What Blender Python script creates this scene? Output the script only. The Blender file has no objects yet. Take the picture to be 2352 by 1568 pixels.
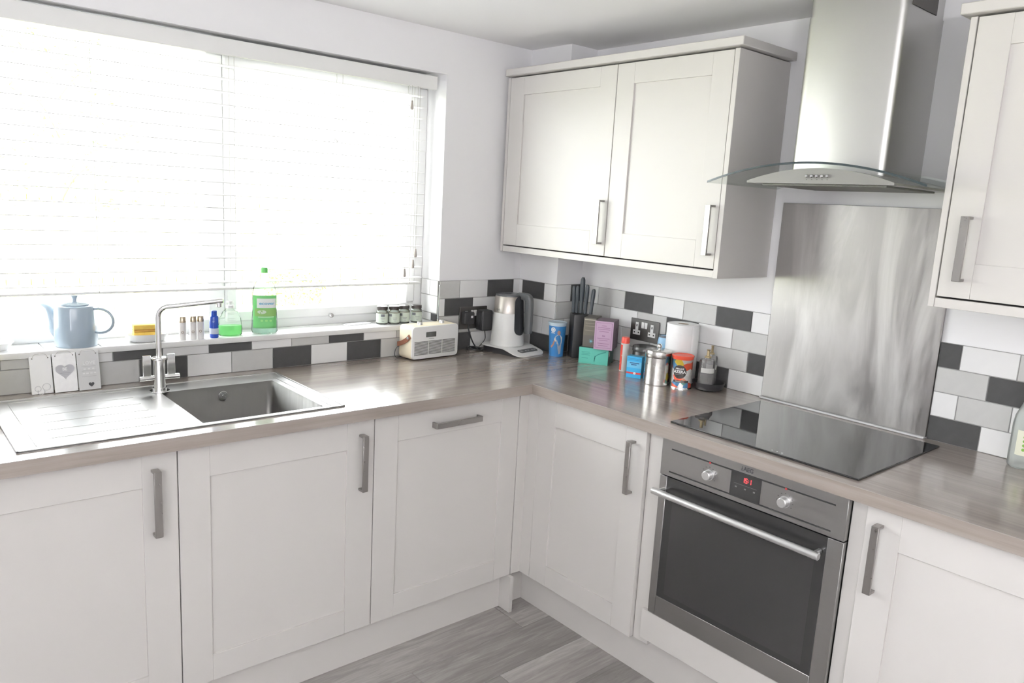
import bpy, bmesh, math, random
from mathutils import Vector, Matrix, Euler
PI = math.pi
R = math.radians
random.seed(7)
SC = bpy.context.scene
COL = SC.collection

# ------------------------------------------------------------------ camera, sky, lights, exposure
cam_d = bpy.data.cameras.new('camera')
cam = bpy.data.objects.new('camera', cam_d)
COL.objects.link(cam)
cam.location = (-2.48726, -2.64912, 1.55506)
cam.rotation_euler = (1.391313, -0.054646, -0.706305)
cam_d.sensor_width = 36.0
cam_d.lens = 36.0 * 1753.39 / 2352.0
cam_d.clip_start = 0.02
SC.camera = cam

world = bpy.data.worlds.new('overcast_sky')
SC.world = world
world.use_nodes = True
bgn = world.node_tree.nodes['Background']
bgn.inputs['Color'].default_value = (0.965, 0.962, 0.995, 1)
bgn.inputs['Strength'].default_value = 13.0

SC.view_settings.view_transform = 'Standard'
SC.view_settings.look = 'None'
SC.view_settings.gamma = 1.0
SC.view_settings.use_curve_mapping = False
SC.view_settings.exposure = 0.25
SC.cycles.max_bounces = 12
SC.cycles.diffuse_bounces = 6
SC.cycles.glossy_bounces = 4
SC.cycles.transmission_bounces = 8
SC.cycles.transparent_max_bounces = 16
SC.cycles.caustics_reflective = False
SC.cycles.caustics_refractive = False
SC.cycles.sample_clamp_indirect = 6.0
SC.cycles.use_denoising = True


def area_light(name, loc, rot, sx, sy, power=0.0, color=(1, 1, 1), portal=False):
    l = bpy.data.lights.new(name, 'AREA')
    l.shape = 'RECTANGLE'
    l.size, l.size_y = sx, sy
    l.energy = power
    l.color = color
    if portal:
        l.cycles.is_portal = True
    o = bpy.data.objects.new(name, l)
    o.location = loc
    o.rotation_euler = rot
    COL.objects.link(o)
    return o


# portals only tell the renderer where daylight enters: the kitchen window and the unseen side opening added for light
area_light('window_portal', (-1.54, 0.24, 1.55), (R(-90), 0, 0), 1.9, 1.1, portal=True)
area_light('side_portal', (-4.06, -2.8, 1.55), (0, R(-90), 0), 1.1, 0.6, portal=True)
# sun high behind the house: it falls on the garden, not into the kitchen
sun_d = bpy.data.lights.new('sun', 'SUN')
sun_d.energy = 34.0
sun_d.angle = R(1.0)
sun_d.color = (1.0, 0.975, 0.96)
sun = bpy.data.objects.new('sun', sun_d)
sun.rotation_euler = Vector((-0.12, 1.0, -1.25)).to_track_quat('-Z', 'Y').to_euler()
COL.objects.link(sun)
# unseen fill light added behind the camera, aimed up to brighten the ceiling
area_light('ceiling_fill', (-3.2, -3.7, 1.7), (R(180), 0, 0), 0.35, 0.35, 150.0, (1.0, 0.99, 0.99))

# ------------------------------------------------------------------ materials
MATS = {}


class NT:
    def __init__(self, name):
        self.m = bpy.data.materials.new(name)
        self.m.use_nodes = True
        self.t = self.m.node_tree
        self.b = self.t.nodes['Principled BSDF']
        self.o = self.t.nodes['Material Output']

    def n(self, kind, **kw):
        nd = self.t.nodes.new(kind)
        for k, v in kw.items():
            if k in nd.inputs:
                nd.inputs[k].default_value = v
            else:
                setattr(nd, k, v)
        return nd

    def l(self, a, b):
        self.t.links.new(a, b)


def c3(c):
    return (c[0], c[1], c[2], 1.0)


def plain(name, col, rough=0.5, metal=0.0, noise=0.04, scale=8.0, bump=0.0, bscale=200.0, spec=0.5, coat=0.0):
    k = NT(name)
    b = k.b
    b.inputs['Roughness'].default_value = rough
    b.inputs['Metallic'].default_value = metal
    b.inputs['Specular IOR Level'].default_value = spec
    if coat:
        b.inputs['Coat Weight'].default_value = coat
        b.inputs['Coat Roughness'].default_value = 0.08
    tc = k.n('ShaderNodeTexCoord')
    ns = k.n('ShaderNodeTexNoise', Scale=scale, Detail=3.0)
    k.l(tc.outputs['Object'], ns.inputs['Vector'])
    mx = k.n('ShaderNodeMix', data_type='RGBA')
    mx.inputs['A'].default_value = c3([v * (1 - noise) for v in col])
    mx.inputs['B'].default_value = c3([min(1, v * (1 + noise)) for v in col])
    k.l(ns.outputs['Fac'], mx.inputs['Factor'])
    k.l(mx.outputs['Result'], b.inputs['Base Color'])
    if bump:
        n2 = k.n('ShaderNodeTexNoise', Scale=bscale, Detail=2.0)
        k.l(tc.outputs['Object'], n2.inputs['Vector'])
        bp = k.n('ShaderNodeBump', Strength=bump, Distance=0.002)
        k.l(n2.outputs['Fac'], bp.inputs['Height'])
        k.l(bp.outputs['Normal'], b.inputs['Normal'])
    return k.m


def brushed(name, col, rough, stretch, aniso=0.0, rvar=0.12, bump=0.05, smear=False, cvar=0.05):
    """metal with fine lines running along the axis whose stretch value is small"""
    k = NT(name)
    b = k.b
    b.inputs['Metallic'].default_value = 1.0
    tc = k.n('ShaderNodeTexCoord')
    mp = k.n('ShaderNodeMapping')
    mp.inputs['Scale'].default_value = stretch
    k.l(tc.outputs['Object'], mp.inputs['Vector'])
    ns = k.n('ShaderNodeTexNoise', Scale=1.0, Detail=4.0, Roughness=0.6)
    k.l(mp.outputs['Vector'], ns.inputs['Vector'])
    mr = k.n('ShaderNodeMapRange')
    mr.inputs['From Min'].default_value = 0.3
    mr.inputs['From Max'].default_value = 0.7
    mr.inputs['To Min'].default_value = max(0.04, rough - rvar)
    mr.inputs['To Max'].default_value = rough + rvar
    k.l(ns.outputs['Fac'], mr.inputs['Value'])
    mx = k.n('ShaderNodeMix', data_type='RGBA')
    mx.inputs['A'].default_value = c3([v * (1 - cvar) for v in col])
    mx.inputs['B'].default_value = c3([min(1, v * (1 + cvar)) for v in col])
    k.l(ns.outputs['Fac'], mx.inputs['Factor'])
    colour = mx.outputs['Result']
    rsock = mr.outputs['Result']
    if smear:   # wiped grease: pale smears with soft drips
        mp2 = k.n('ShaderNodeMapping')
        mp2.inputs['Scale'].default_value = smear
        k.l(tc.outputs['Object'], mp2.inputs['Vector'])
        n2 = k.n('ShaderNodeTexNoise', Scale=1.0, Detail=5.0, Roughness=0.62, Distortion=0.8)
        k.l(mp2.outputs['Vector'], n2.inputs['Vector'])
        r2 = k.n('ShaderNodeMapRange')
        r2.inputs['From Min'].default_value = 0.42
        r2.inputs['From Max'].default_value = 0.66
        k.l(n2.outputs['Fac'], r2.inputs['Value'])
        m3 = k.n('ShaderNodeMix', data_type='RGBA')
        m3.inputs['B'].default_value = (0.86, 0.85, 0.83, 1)
        sc = k.n('ShaderNodeMath', operation='MULTIPLY')
        sc.inputs[1].default_value = 0.4
        k.l(r2.outputs['Result'], sc.inputs[0])
        k.l(sc.outputs[0], m3.inputs['Factor'])
        k.l(colour, m3.inputs['A'])
        colour = m3.outputs['Result']
        ad = k.n('ShaderNodeMath', operation='MULTIPLY_ADD')
        ad.inputs[1].default_value = 0.18
        k.l(r2.outputs['Result'], ad.inputs[0])
        k.l(rsock, ad.inputs[2])
        rsock = ad.outputs[0]
    k.l(colour, b.inputs['Base Color'])
    k.l(rsock, b.inputs['Roughness'])
    b.inputs['Anisotropic'].default_value = aniso
    bp = k.n('ShaderNodeBump', Strength=bump, Distance=0.0006)
    k.l(ns.outputs['Fac'], bp.inputs['Height'])
    k.l(bp.outputs['Normal'], b.inputs['Normal'])
    return k.m


def wood_laminate(name, dark, mid, light, stretch, rough=0.3, per_object=False, bump=0.04, contrast=(0.3, 0.7), spec=0.5, ring=0.0):
    k = NT(name)
    b = k.b
    tc = k.n('ShaderNodeTexCoord')
    vec = tc.outputs['Object']
    if per_object:
        oi = k.n('ShaderNodeObjectInfo')
        ml = k.n('ShaderNodeVectorMath', operation='SCALE')
        cx = k.n('ShaderNodeCombineXYZ')
        k.l(oi.outputs['Random'], cx.inputs['X'])
        k.l(oi.outputs['Random'], cx.inputs['Y'])
        k.l(oi.outputs['Random'], cx.inputs['Z'])
        k.l(cx.outputs['Vector'], ml.inputs[0])
        ml.inputs['Scale'].default_value = 37.0
        ad = k.n('ShaderNodeVectorMath', operation='ADD')
        k.l(vec, ad.inputs[0])
        k.l(ml.outputs['Vector'], ad.inputs[1])
        vec = ad.outputs['Vector']
    mp = k.n('ShaderNodeMapping')
    mp.inputs['Scale'].default_value = stretch
    k.l(vec, mp.inputs['Vector'])
    n1 = k.n('ShaderNodeTexNoise', Scale=1.0, Detail=6.0, Roughness=0.62, Distortion=ring)
    k.l(mp.outputs['Vector'], n1.inputs['Vector'])
    mp2 = k.n('ShaderNodeMapping')
    mp2.inputs['Scale'].default_value = [s * 0.17 for s in stretch]
    k.l(vec, mp2.inputs['Vector'])
    n2 = k.n('ShaderNodeTexNoise', Scale=1.0, Detail=3.0, Roughness=0.5)
    k.l(mp2.outputs['Vector'], n2.inputs['Vector'])
    av = k.n('ShaderNodeMath', operation='ADD')
    hf = k.n('ShaderNodeMath', operation='MULTIPLY')
    hf.inputs[1].default_value = 0.5
    k.l(n1.outputs['Fac'], av.inputs[0])
    k.l(n2.outputs['Fac'], av.inputs[1])
    k.l(av.outputs[0], hf.inputs[0])
    cr = k.n('ShaderNodeValToRGB')
    e = cr.color_ramp.elements
    e[0].position, e[0].color = contrast[0], c3(dark)
    e[1].position, e[1].color = contrast[1], c3(light)
    em = cr.color_ramp.elements.new((contrast[0] + contrast[1]) / 2)
    em.color = c3(mid)
    k.l(hf.outputs[0], cr.inputs['Fac'])
    col = cr.outputs['Color']
    if per_object:
        hs = k.n('ShaderNodeHueSaturation')
        mr = k.n('ShaderNodeMapRange')
        mr.inputs['To Min'].default_value = 0.86
        mr.inputs['To Max'].default_value = 1.14
        k.l(oi.outputs['Random'], mr.inputs['Value'])
        k.l(mr.outputs['Result'], hs.inputs['Value'])
        k.l(col, hs.inputs['Color'])
        col = hs.outputs['Color']
    k.l(col, b.inputs['Base Color'])
    b.inputs['Roughness'].default_value = rough
    b.inputs['Specular IOR Level'].default_value = spec
    if spec > 0.6:
        b.inputs['Coat Weight'].default_value = 0.4
        b.inputs['Coat Roughness'].default_value = 0.24
    bp = k.n('ShaderNodeBump', Strength=bump, Distance=0.001)
    k.l(n1.outputs['Fac'], bp.inputs['Height'])
    k.l(bp.outputs['Normal'], b.inputs['Normal'])
    return k.m


def clear(name, tint=(1, 1, 1), gloss_rough=0.02, body=None, body_amt=0.0, edge=0.12, const=None):
    """sheet glass and clear plastic: lets light straight through, mirrors at grazing angles"""
    k = NT(name)
    t = k.t
    t.nodes.remove(k.b)
    tr = k.n('ShaderNodeBsdfTransparent')
    tr.inputs['Color'].default_value = c3(tint)
    gl = k.n('ShaderNodeBsdfGlossy')
    gl.inputs['Roughness'].default_value = gloss_rough
    lw = k.n('ShaderNodeLayerWeight')
    lw.inputs['Blend'].default_value = edge
    mx = k.n('ShaderNodeMixShader')
    if const is None:
        k.l(lw.outputs['Fresnel'], mx.inputs['Fac'])
    else:
        mx.inputs['Fac'].default_value = const
    first = tr.outputs['BSDF']
    if body:
        df = k.n('ShaderNodeBsdfDiffuse')
        df.inputs['Color'].default_value = c3(body)
        tl = k.n('ShaderNodeBsdfTranslucent')
        tl.inputs['Color'].default_value = c3(body)
        m0 = k.n('ShaderNodeMixShader')
        m0.inputs['Fac'].default_value = 0.5
        k.l(df.outputs['BSDF'], m0.inputs[1])
        k.l(tl.outputs['BSDF'], m0.inputs[2])
        m2 = k.n('ShaderNodeMixShader')
        m2.inputs['Fac'].default_value = body_amt
        k.l(first, m2.inputs[1])
        k.l(m0.outputs['Shader'], m2.inputs[2])
        first = m2.outputs['Shader']
    k.l(first, mx.inputs[1])
    k.l(gl.outputs['BSDF'], mx.inputs[2])
    k.l(mx.outputs['Shader'], k.o.inputs['Surface'])
    return k.m


def glow(name, col, strength):
    k = NT(name)
    k.b.inputs['Base Color'].default_value = c3([v * 0.3 for v in col])
    k.b.inputs['Emission Color'].default_value = c3(col)
    k.b.inputs['Emission Strength'].default_value = strength
    tc = k.n('ShaderNodeTexCoord')
    return k.m


WALL = plain('wall_paint', (0.87, 0.865, 0.88), 0.85, noise=0.01, scale=3, bump=0.05, bscale=400)
CEIL = plain('ceiling_paint', (0.90, 0.895, 0.90), 0.9, noise=0.01, scale=3, bump=0.05, bscale=300)
CREAM = plain('cabinet_cream', (0.64, 0.62, 0.60), 0.42, noise=0.008, scale=4, bump=0.01, bscale=500, spec=0.4)
CARC = plain('cabinet_side', (0.60, 0.585, 0.56), 0.5, noise=0.01, scale=4)
TILE_W = plain('white_tile', (0.80, 0.80, 0.80), 0.22, noise=0.02, scale=30, bump=0.03, bscale=25)
TILE_G = plain('grey_tile', (0.55, 0.55, 0.54), 0.25, noise=0.05, scale=40, bump=0.03, bscale=25)
TILE_D = plain('charcoal_tile', (0.062, 0.062, 0.062), 0.5, noise=0.16, scale=40, bump=0.05, bscale=40, spec=0.3)
GROUT = plain('grout', (0.30, 0.30, 0.295), 0.9, noise=0.06, scale=60)
WOOD_X = wood_laminate('worktop_oak_x', (0.240, 0.203, 0.178), (0.298, 0.256, 0.228), (0.355, 0.312, 0.280), (2.5, 60, 60), rough=0.15, bump=0.02, contrast=(0.36, 0.64), spec=1.0)
WOOD_Y = wood_laminate('worktop_oak_y', (0.240, 0.203, 0.178), (0.298, 0.256, 0.228), (0.355, 0.312, 0.280), (60, 2.5, 60), rough=0.15, bump=0.02, contrast=(0.36, 0.64), spec=1.0)
PLANK = wood_laminate('floor_oak_plank', (0.22, 0.205, 0.20), (0.33, 0.312, 0.30), (0.50, 0.485, 0.47), (5, 48, 48), rough=0.45, per_object=True, bump=0.12, contrast=(0.34, 0.68), ring=1.2)
SCREED = plain('floor_screed', (0.12, 0.115, 0.11), 0.9)
STEEL = brushed('sink_steel', (0.58, 0.575, 0.57), 0.34, (4, 90, 90), rvar=0.03, bump=0.0, cvar=0.02)
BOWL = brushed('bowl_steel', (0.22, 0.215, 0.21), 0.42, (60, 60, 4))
CHROME = brushed('chrome', (0.80, 0.80, 0.80), 0.09, (30, 30, 3), rvar=0.03, bump=0.0)
HANDLE = brushed('brushed_nickel', (0.40, 0.385, 0.37), 0.33, (90, 90, 90), rvar=0.06, bump=0.02)
SPLASH = brushed('splashback_steel', (0.415, 0.40, 0.39), 0.34, (90, 70, 0.9), rvar=0.05, bump=0.02, smear=(6, 7, 1.6), cvar=0.06)
HOOD = brushed('hood_steel', (0.60, 0.595, 0.585), 0.40, (3, 3, 120), rvar=0.004, bump=0.0, cvar=0.008)
OVEN_S = brushed('oven_steel', (0.41, 0.405, 0.40), 0.34, (8, 3, 140), rvar=0.06, bump=0.03)
BRIGHT = plain('satin_alloy', (0.74, 0.74, 0.74), 0.3, metal=0.85)
OVEN_GL = plain('oven_black_glass', (0.035, 0.035, 0.035), 0.12, noise=0.03, spec=0.6)
OVEN_BAND = plain('oven_black_band', (0.028, 0.028, 0.028), 0.12, noise=0.03, spec=0.6)
HOB_GL = plain('hob_black_glass', (0.02, 0.02, 0.021), 0.035, noise=0.2, scale=6, spec=0.75)
BLACK = plain('black_plastic', (0.03, 0.03, 0.032), 0.42)
GAP = plain('shadow_gap_black', (0.02, 0.02, 0.02), 0.8)
DGREY = plain('dark_grey_plastic', (0.075, 0.08, 0.085), 0.32)
NICKEL = brushed('black_nickel', (0.15, 0.145, 0.14), 0.5, (5, 5, 90), rvar=0.05)
WHITE = plain('white_plastic', (0.82, 0.82, 0.81), 0.3, noise=0.01)
UPVC = plain('white_window_frame', (0.85, 0.85, 0.85), 0.3, noise=0.01)
SLAT = plain('white_slat', (0.86, 0.86, 0.85), 0.45, noise=0.01)
CORD = plain('pale_cord', (0.55, 0.53, 0.50), 0.9)
TASSEL = plain('pale_wood_tassel', (0.42, 0.38, 0.35), 0.5)
PANE = clear('window_glass', (0.96, 0.98, 0.97), 0.0, edge=0.06)
HGLASS = clear('hood_glass', (0.94, 0.96, 0.95), 0.05, const=0.13)
HEDGE = plain('hood_glass_edge', (0.045, 0.06, 0.065), 0.15)
TEXT_D = plain('dark_lettering', (0.06, 0.06, 0.065), 0.6)
TEXT_W = plain('white_lettering', (0.85, 0.85, 0.85), 0.6)
LEATHER = plain('tan_leather', (0.24, 0.095, 0.055), 0.55, noise=0.2, scale=60, bump=0.15)
CREAMP = plain('cream_leatherette', (0.86, 0.78, 0.60), 0.42, noise=0.02)
PAPER = plain('white_paper', (0.90, 0.90, 0.90), 0.95, noise=0.01, bump=0.2, bscale=90)
TEAPOT = plain('pale_blue_glaze', (0.33, 0.405, 0.475), 0.16, noise=0.03, coat=0.4)
SPONGE = plain('yellow_sponge', (0.68, 0.47, 0.10), 0.95, noise=0.12, scale=90, bump=0.5, bscale=160)
SPONGE2 = plain('amber_scourer', (0.52, 0.30, 0.07), 0.95, noise=0.15, scale=90, bump=0.5, bscale=160)
CERAM = plain('white_ceramic', (0.84, 0.84, 0.84), 0.2, noise=0.01)


def flat(col, rough=0.55, name=None):
    key = (tuple(col), rough)
    if key not in MATS:
        MATS[key] = plain(name or 'coloured_print', col, rough, noise=0.02)
    return MATS[key]


# ------------------------------------------------------------------ object helpers
WM = {}   # object name -> world matrix of things and parts


def link(o):
    COL.objects.link(o)
    return o


def thing(name, label, cat, loc=(0, 0, 0), rz=0.0, group=None):
    o = bpy.data.objects.new(name, None)
    o.empty_display_size = 0.05
    o.location = loc
    o.rotation_euler = (0, 0, rz)
    o['label'] = label
    o['category'] = cat
    if group:
        o['group'] = group
    WM[o.name] = Matrix.Translation(Vector(loc)) @ Matrix.Rotation(rz, 4, 'Z')
    return link(o)


def obj(name, bm, mat, parent=None, world=False, smooth=40, label=None):
    """link a bmesh as ONE mesh object; world=True: the bmesh is in world coordinates"""
    if parent is not None and world:
        bm.transform(WM[parent.name].inverted())
    me = bpy.data.meshes.new(name)
    bmesh.ops.recalc_face_normals(bm, faces=bm.faces)
    bm.to_mesh(me)
    bm.free()
    mats = mat if isinstance(mat, (list, tuple)) else [mat]
    for m in mats:
        me.materials.append(m)
    if smooth:
        me.shade_smooth()
        me.set_sharp_from_angle(angle=R(smooth))
    o = bpy.data.objects.new(name, me)
    if parent is not None:
        o.parent = parent
        WM[o.name] = WM[parent.name]
    else:
        WM[o.name] = Matrix.Identity(4)
    if label:
        o['label'] = label
    return link(o)


def tag(o, label, cat, group=None):
    o['label'] = label
    o['category'] = cat
    if group:
        o['group'] = group
    return o


def struct(o):
    o['kind'] = 'structure'
    return o


def copy_tree(o, parent=None):
    c = o.copy()
    link(c)
    if parent is not None:
        c.parent = parent
    for ch in list(o.children):
        copy_tree(ch, c)
    return c


def NB():
    return bmesh.new()


def merge(bm, tmp, mat_index=0):
    me = bpy.data.meshes.new('tmp')
    for f in tmp.faces:
        f.material_index = mat_index
    tmp.to_mesh(me)
    tmp.free()
    bm.from_mesh(me)
    bpy.data.meshes.remove(me)


def box(bm, x0, x1, y0, y1, z0, z1, bev=0.0, seg=1, mi=0):
    t = bmesh.new()
    xs, ys, zs = sorted((x0, x1)), sorted((y0, y1)), sorted((z0, z1))
    v = [t.verts.new((x, y, z)) for x in xs for y in ys for z in zs]
    for q in ((0, 1, 3, 2), (4, 6, 7, 5), (0, 4, 5, 1), (2, 3, 7, 6), (0, 2, 6, 4), (1, 5, 7, 3)):
        t.faces.new([v[i] for i in q])
    if bev:
        bmesh.ops.bevel(t, geom=list(t.edges), offset=bev, segments=seg, profile=0.5, affect='EDGES')
    merge(bm, t, mi)
    return bm


def B(*a, **k):
    return box(NB(), *a, **k)


def wbox(bm, side, a0, a1, d0, d1, z0, z1, bev=0.0, seg=1, mi=0):
    """box against a wall: a along the wall, d out from the wall; side L = window wall, R = hob wall"""
    if side == 'L':
        return box(bm, a0, a1, -d0, -d1, z0, z1, bev, seg, mi)
    return box(bm, -d0, -d1, a0, a1, z0, z1, bev, seg, mi)


def lathe(bm, prof, n=32, c=(0, 0, 0), mi=0, a0=0.0, a1=2 * PI):
    """revolve (r, z) points about the z axis through c"""
    full = abs(a1 - a0 - 2 * PI) < 1e-6
    m = n if full else n + 1
    rings = []
    for r, z in prof:
        if r < 1e-6:
            rings.append([bm.verts.new((c[0], c[1], c[2] + z))])
        else:
            rings.append([bm.verts.new((c[0] + r * math.cos(a0 + (a1 - a0) * i / n), c[1] + r * math.sin(a0 + (a1 - a0) * i / n), c[2] + z)) for i in range(m)])
    for A, Bq in zip(rings, rings[1:]):
        for i in range(n):
            j = (i + 1) % m
            if len(A) == 1 and len(Bq) == 1:
                continue
            if len(A) == 1:
                f = bm.faces.new((A[0], Bq[i], Bq[j]))
            elif len(Bq) == 1:
                f = bm.faces.new((A[i], A[j], Bq[0]))
            else:
                f = bm.faces.new((A[i], A[j], Bq[j], Bq[i]))
            f.material_index = mi
    return bm


def L(prof, n=32, c=(0, 0, 0), **k):
    return lathe(NB(), prof, n, c, **k)


def cyl(bm, p0, p1, r0, r1=None, n=20, mi=0, bev=0.0):
    r1 = r0 if r1 is None else r1
    p0, p1 = Vector(p0), Vector(p1)
    h = (p1 - p0).length
    t = bmesh.new()
    if bev:
        prof = [(0, 0), (r0 - bev, 0), (r0, bev), (r1, h - bev), (r1 - bev, h), (0, h)]
    else:
        prof = [(0, 0), (r0, 0), (r1, h), (0, h)]
    lathe(t, prof, n)
    q = Vector((0, 0, 1)).rotation_difference((p1 - p0).normalized())
    t.transform(Matrix.Translation(p0) @ q.to_matrix().to_4x4())
    merge(bm, t, mi)
    return bm


def tube(bm, pts, r, n=10, mi=0, rs=None):
    """round tube through points"""
    pts = [Vector(p) for p in pts]
    rings = []
    up = None
    for i, p in enumerate(pts):
        d = (pts[min(i + 1, len(pts) - 1)] - pts[max(i - 1, 0)]).normalized()
        if up is None:
            up = Vector((0, 0, 1)) if abs(d.z) < 0.9 else Vector((1, 0, 0))
        s = d.cross(up).normalized()
        u = s.cross(d).normalized()
        up = u
        rr = rs[i] if rs else r
        rings.append([bm.verts.new(p + (s * math.cos(2 * PI * k / n) + u * math.sin(2 * PI * k / n)) * rr) for k in range(n)])
    for A, Bq in zip(rings, rings[1:]):
        for k in range(n):
            f = bm.faces.new((A[k], A[(k + 1) % n], Bq[(k + 1) % n], Bq[k]))
            f.material_index = mi
    for rg in (rings[0][::-1], rings[-1]):
        f = bm.faces.new(rg)
        f.material_index = mi
    return bm


def curve_pts(ctrl, n=8):
    """Catmull-Rom through the control points"""
    P = [Vector(p) for p in ctrl]
    P = [P[0] * 2 - P[1]] + P + [P[-1] * 2 - P[-2]]
    out = []
    for i in range(1, len(P) - 2):
        for k in range(n):
            t = k / n
            a, b, c, d = P[i - 1:i + 3]
            out.append(0.5 * ((2 * b) + (c - a) * t + (2 * a - 5 * b + 4 * c - d) * t * t + (3 * b - a - 3 * c + d) * t ** 3))
    out.append(P[-2])
    return out


def prism(bm, poly, axis, t0, t1, mi=0, bev=0.0):
    """extrude a 2-D outline: axis x -> poly is (y,z); axis y -> (x,z); axis z -> (x,y)"""
    def co(p, t):
        return {'x': (t, p[0], p[1]), 'y': (p[0], t, p[1]), 'z': (p[0], p[1], t)}[axis]
    t = bmesh.new()
    A = [t.verts.new(co(p, t0)) for p in poly]
    Bq = [t.verts.new(co(p, t1)) for p in poly]
    n = len(poly)
    t.faces.new(A[::-1])
    t.faces.new(Bq)
    for i in range(n):
        t.faces.new((A[i], A[(i + 1) % n], Bq[(i + 1) % n], Bq[i]))
    if bev:
        bmesh.ops.recalc_face_normals(t, faces=t.faces)
        e = [e for e in t.edges if e.calc_face_angle(0) > 0.6]
        bmesh.ops.bevel(t, geom=e, offset=bev, segments=2, profile=0.5, affect='EDGES')
    merge(bm, t, mi)
    return bm


def rounded(w, h, r, n=5, cx=0.0, cy=0.0):
    pts = []
    for qx, qy, a in ((w / 2 - r, h / 2 - r, 0), (-w / 2 + r, h / 2 - r, 90), (-w / 2 + r, -h / 2 + r, 180), (w / 2 - r, -h / 2 + r, 270)):
        for i in range(n + 1):
            t = R(a + 90 * i / n)
            pts.append((cx + qx + r * math.cos(t), cy + qy + r * math.sin(t)))
    return pts


def text_bm(s, size, depth=0.0004, bold=0.0, align='CENTER'):
    """flat lettering in the x-y plane, centred"""
    cu = bpy.data.curves.new('lettering', 'FONT')
    cu.body = s
    cu.size = size
    cu.extrude = depth
    cu.offset = bold
    cu.align_x = align
    cu.align_y = 'CENTER'
    cu.resolution_u = 3
    o = bpy.data.objects.new('lettering', cu)
    COL.objects.link(o)
    dg = bpy.context.evaluated_depsgraph_get()
    me = bpy.data.meshes.new_from_object(o.evaluated_get(dg))
    bm = bmesh.new()
    bm.from_mesh(me)
    bpy.data.objects.remove(o)
    bpy.data.meshes.remove(me)
    bpy.data.curves.remove(cu)
    return bm


def place(bm, loc, xdir, ydir):
    """move a bmesh drawn in the x-y plane so that its x, y axes run along xdir, ydir at loc"""
    x, y = Vector(xdir).normalized(), Vector(ydir).normalized()
    z = x.cross(y)
    m = Matrix((x, y, z)).transposed().to_4x4()
    bm.transform(Matrix.Translation(Vector(loc)) @ m)
    return bm


def wrap(bm, r, ang, z0):
    """bend a bmesh drawn in the x-y plane around a vertical cylinder of radius r, centred at angle ang, height z0"""
    for v in bm.verts:
        a = ang + v.co.x / r
        rr = r + v.co.z
        v.co = Vector((rr * math.cos(a), rr * math.sin(a), z0 + v.co.y))
    return bm


def patch(w, h, depth=0.0005, nx=12):
    """thin flat sheet in the x-y plane, cut into strips so it can be wrapped"""
    bm = bmesh.new()
    for s in (0, depth):
        pass
    rows = []
    for z in (0, depth):
        for y in (-h / 2, h / 2):
            rows.append([bm.verts.new((-w / 2 + w * i / nx, y, z)) for i in range(nx + 1)])
    b0, b1, t0, t1 = rows
    for i in range(nx):
        bm.faces.new((t0[i], t0[i + 1], t1[i + 1], t1[i]))
        bm.faces.new((b0[i], b1[i], b1[i + 1], b0[i + 1]))
        bm.faces.new((b0[i], b0[i + 1], t0[i + 1], t0[i]))
        bm.faces.new((b1[i], t1[i], t1[i + 1], b1[i + 1]))
    bm.faces.new((b0[0], t0[0], t1[0], b1[0]))
    bm.faces.new((b0[nx], b1[nx], t1[nx], t0[nx]))
    return bm


def disc(r, depth=0.0005, n=24, sx=1.0, sy=1.0):
    bm = bmesh.new()
    prism(bm, [(r * sx * math.cos(2 * PI * i / n), r * sy * math.sin(2 * PI * i / n)) for i in range(n)], 'z', 0, depth)
    return bm


def shift(bm, x=0, y=0, z=0):
    bm.transform(Matrix.Translation((x, y, z)))
    return bm


def heart(s):
    out = []
    for i in range(40):
        t = 2 * PI * i / 40
        out.append((s * 16 * math.sin(t) ** 3 / 17, s * (13 * math.cos(t) - 5 * math.cos(2 * t) - 2 * math.cos(3 * t) - math.cos(4 * t)) / 17))
    return out


# ------------------------------------------------------------------ measures
H = 0.908                      # worktop
CE = 2.218                     # ceiling
SILL = 1.036
WX0, WX1 = -2.52, -0.609       # window opening
WZ1 = 2.052
ROW = 0.0762
FX, BY = -4.0, -4.4            # far side and back of the room

# ------------------------------------------------------------------ room shell
bm = NB()
T = 0.30
box(bm, FX - T, WX0, 0, T, 0, CE)
box(bm, WX1, T, 0, T, 0, CE)
box(bm, WX0, WX1, 0, T, 0, SILL - 0.016)
box(bm, WX0, WX1, 0, T, WZ1, CE)
wall_left = struct(obj('wall_left', bm, WALL, smooth=0))
wall_right = struct(obj('wall_right', B(0, T, BY - T, 0, 0, CE), WALL, smooth=0))
wall_back = struct(obj('wall_back', B(FX - T, T, BY - T, BY, 0, CE), WALL, smooth=0))
bm = NB()                      # side wall, with an unseen opening added to let sky light in
SO = (-3.1, -2.5)
box(bm, FX - T, FX, BY, SO[0], 0, CE)
box(bm, FX - T, FX, SO[1], 0, 0, CE)
box(bm, FX - T, FX, SO[0], SO[1], 2.1, CE)
box(bm, FX - T, FX, SO[0], SO[1], 0, 1.0)
wall_side = struct(obj('wall_side', bm, WALL, smooth=0))
ceiling = struct(obj('ceiling', B(FX - T, T, BY - T, T, CE, CE + 0.1), CEIL, smooth=0))
floor = struct(obj('floor', B(FX - T, T, BY - T, T, -0.12, -0.006), SCREED, smooth=0))
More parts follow.
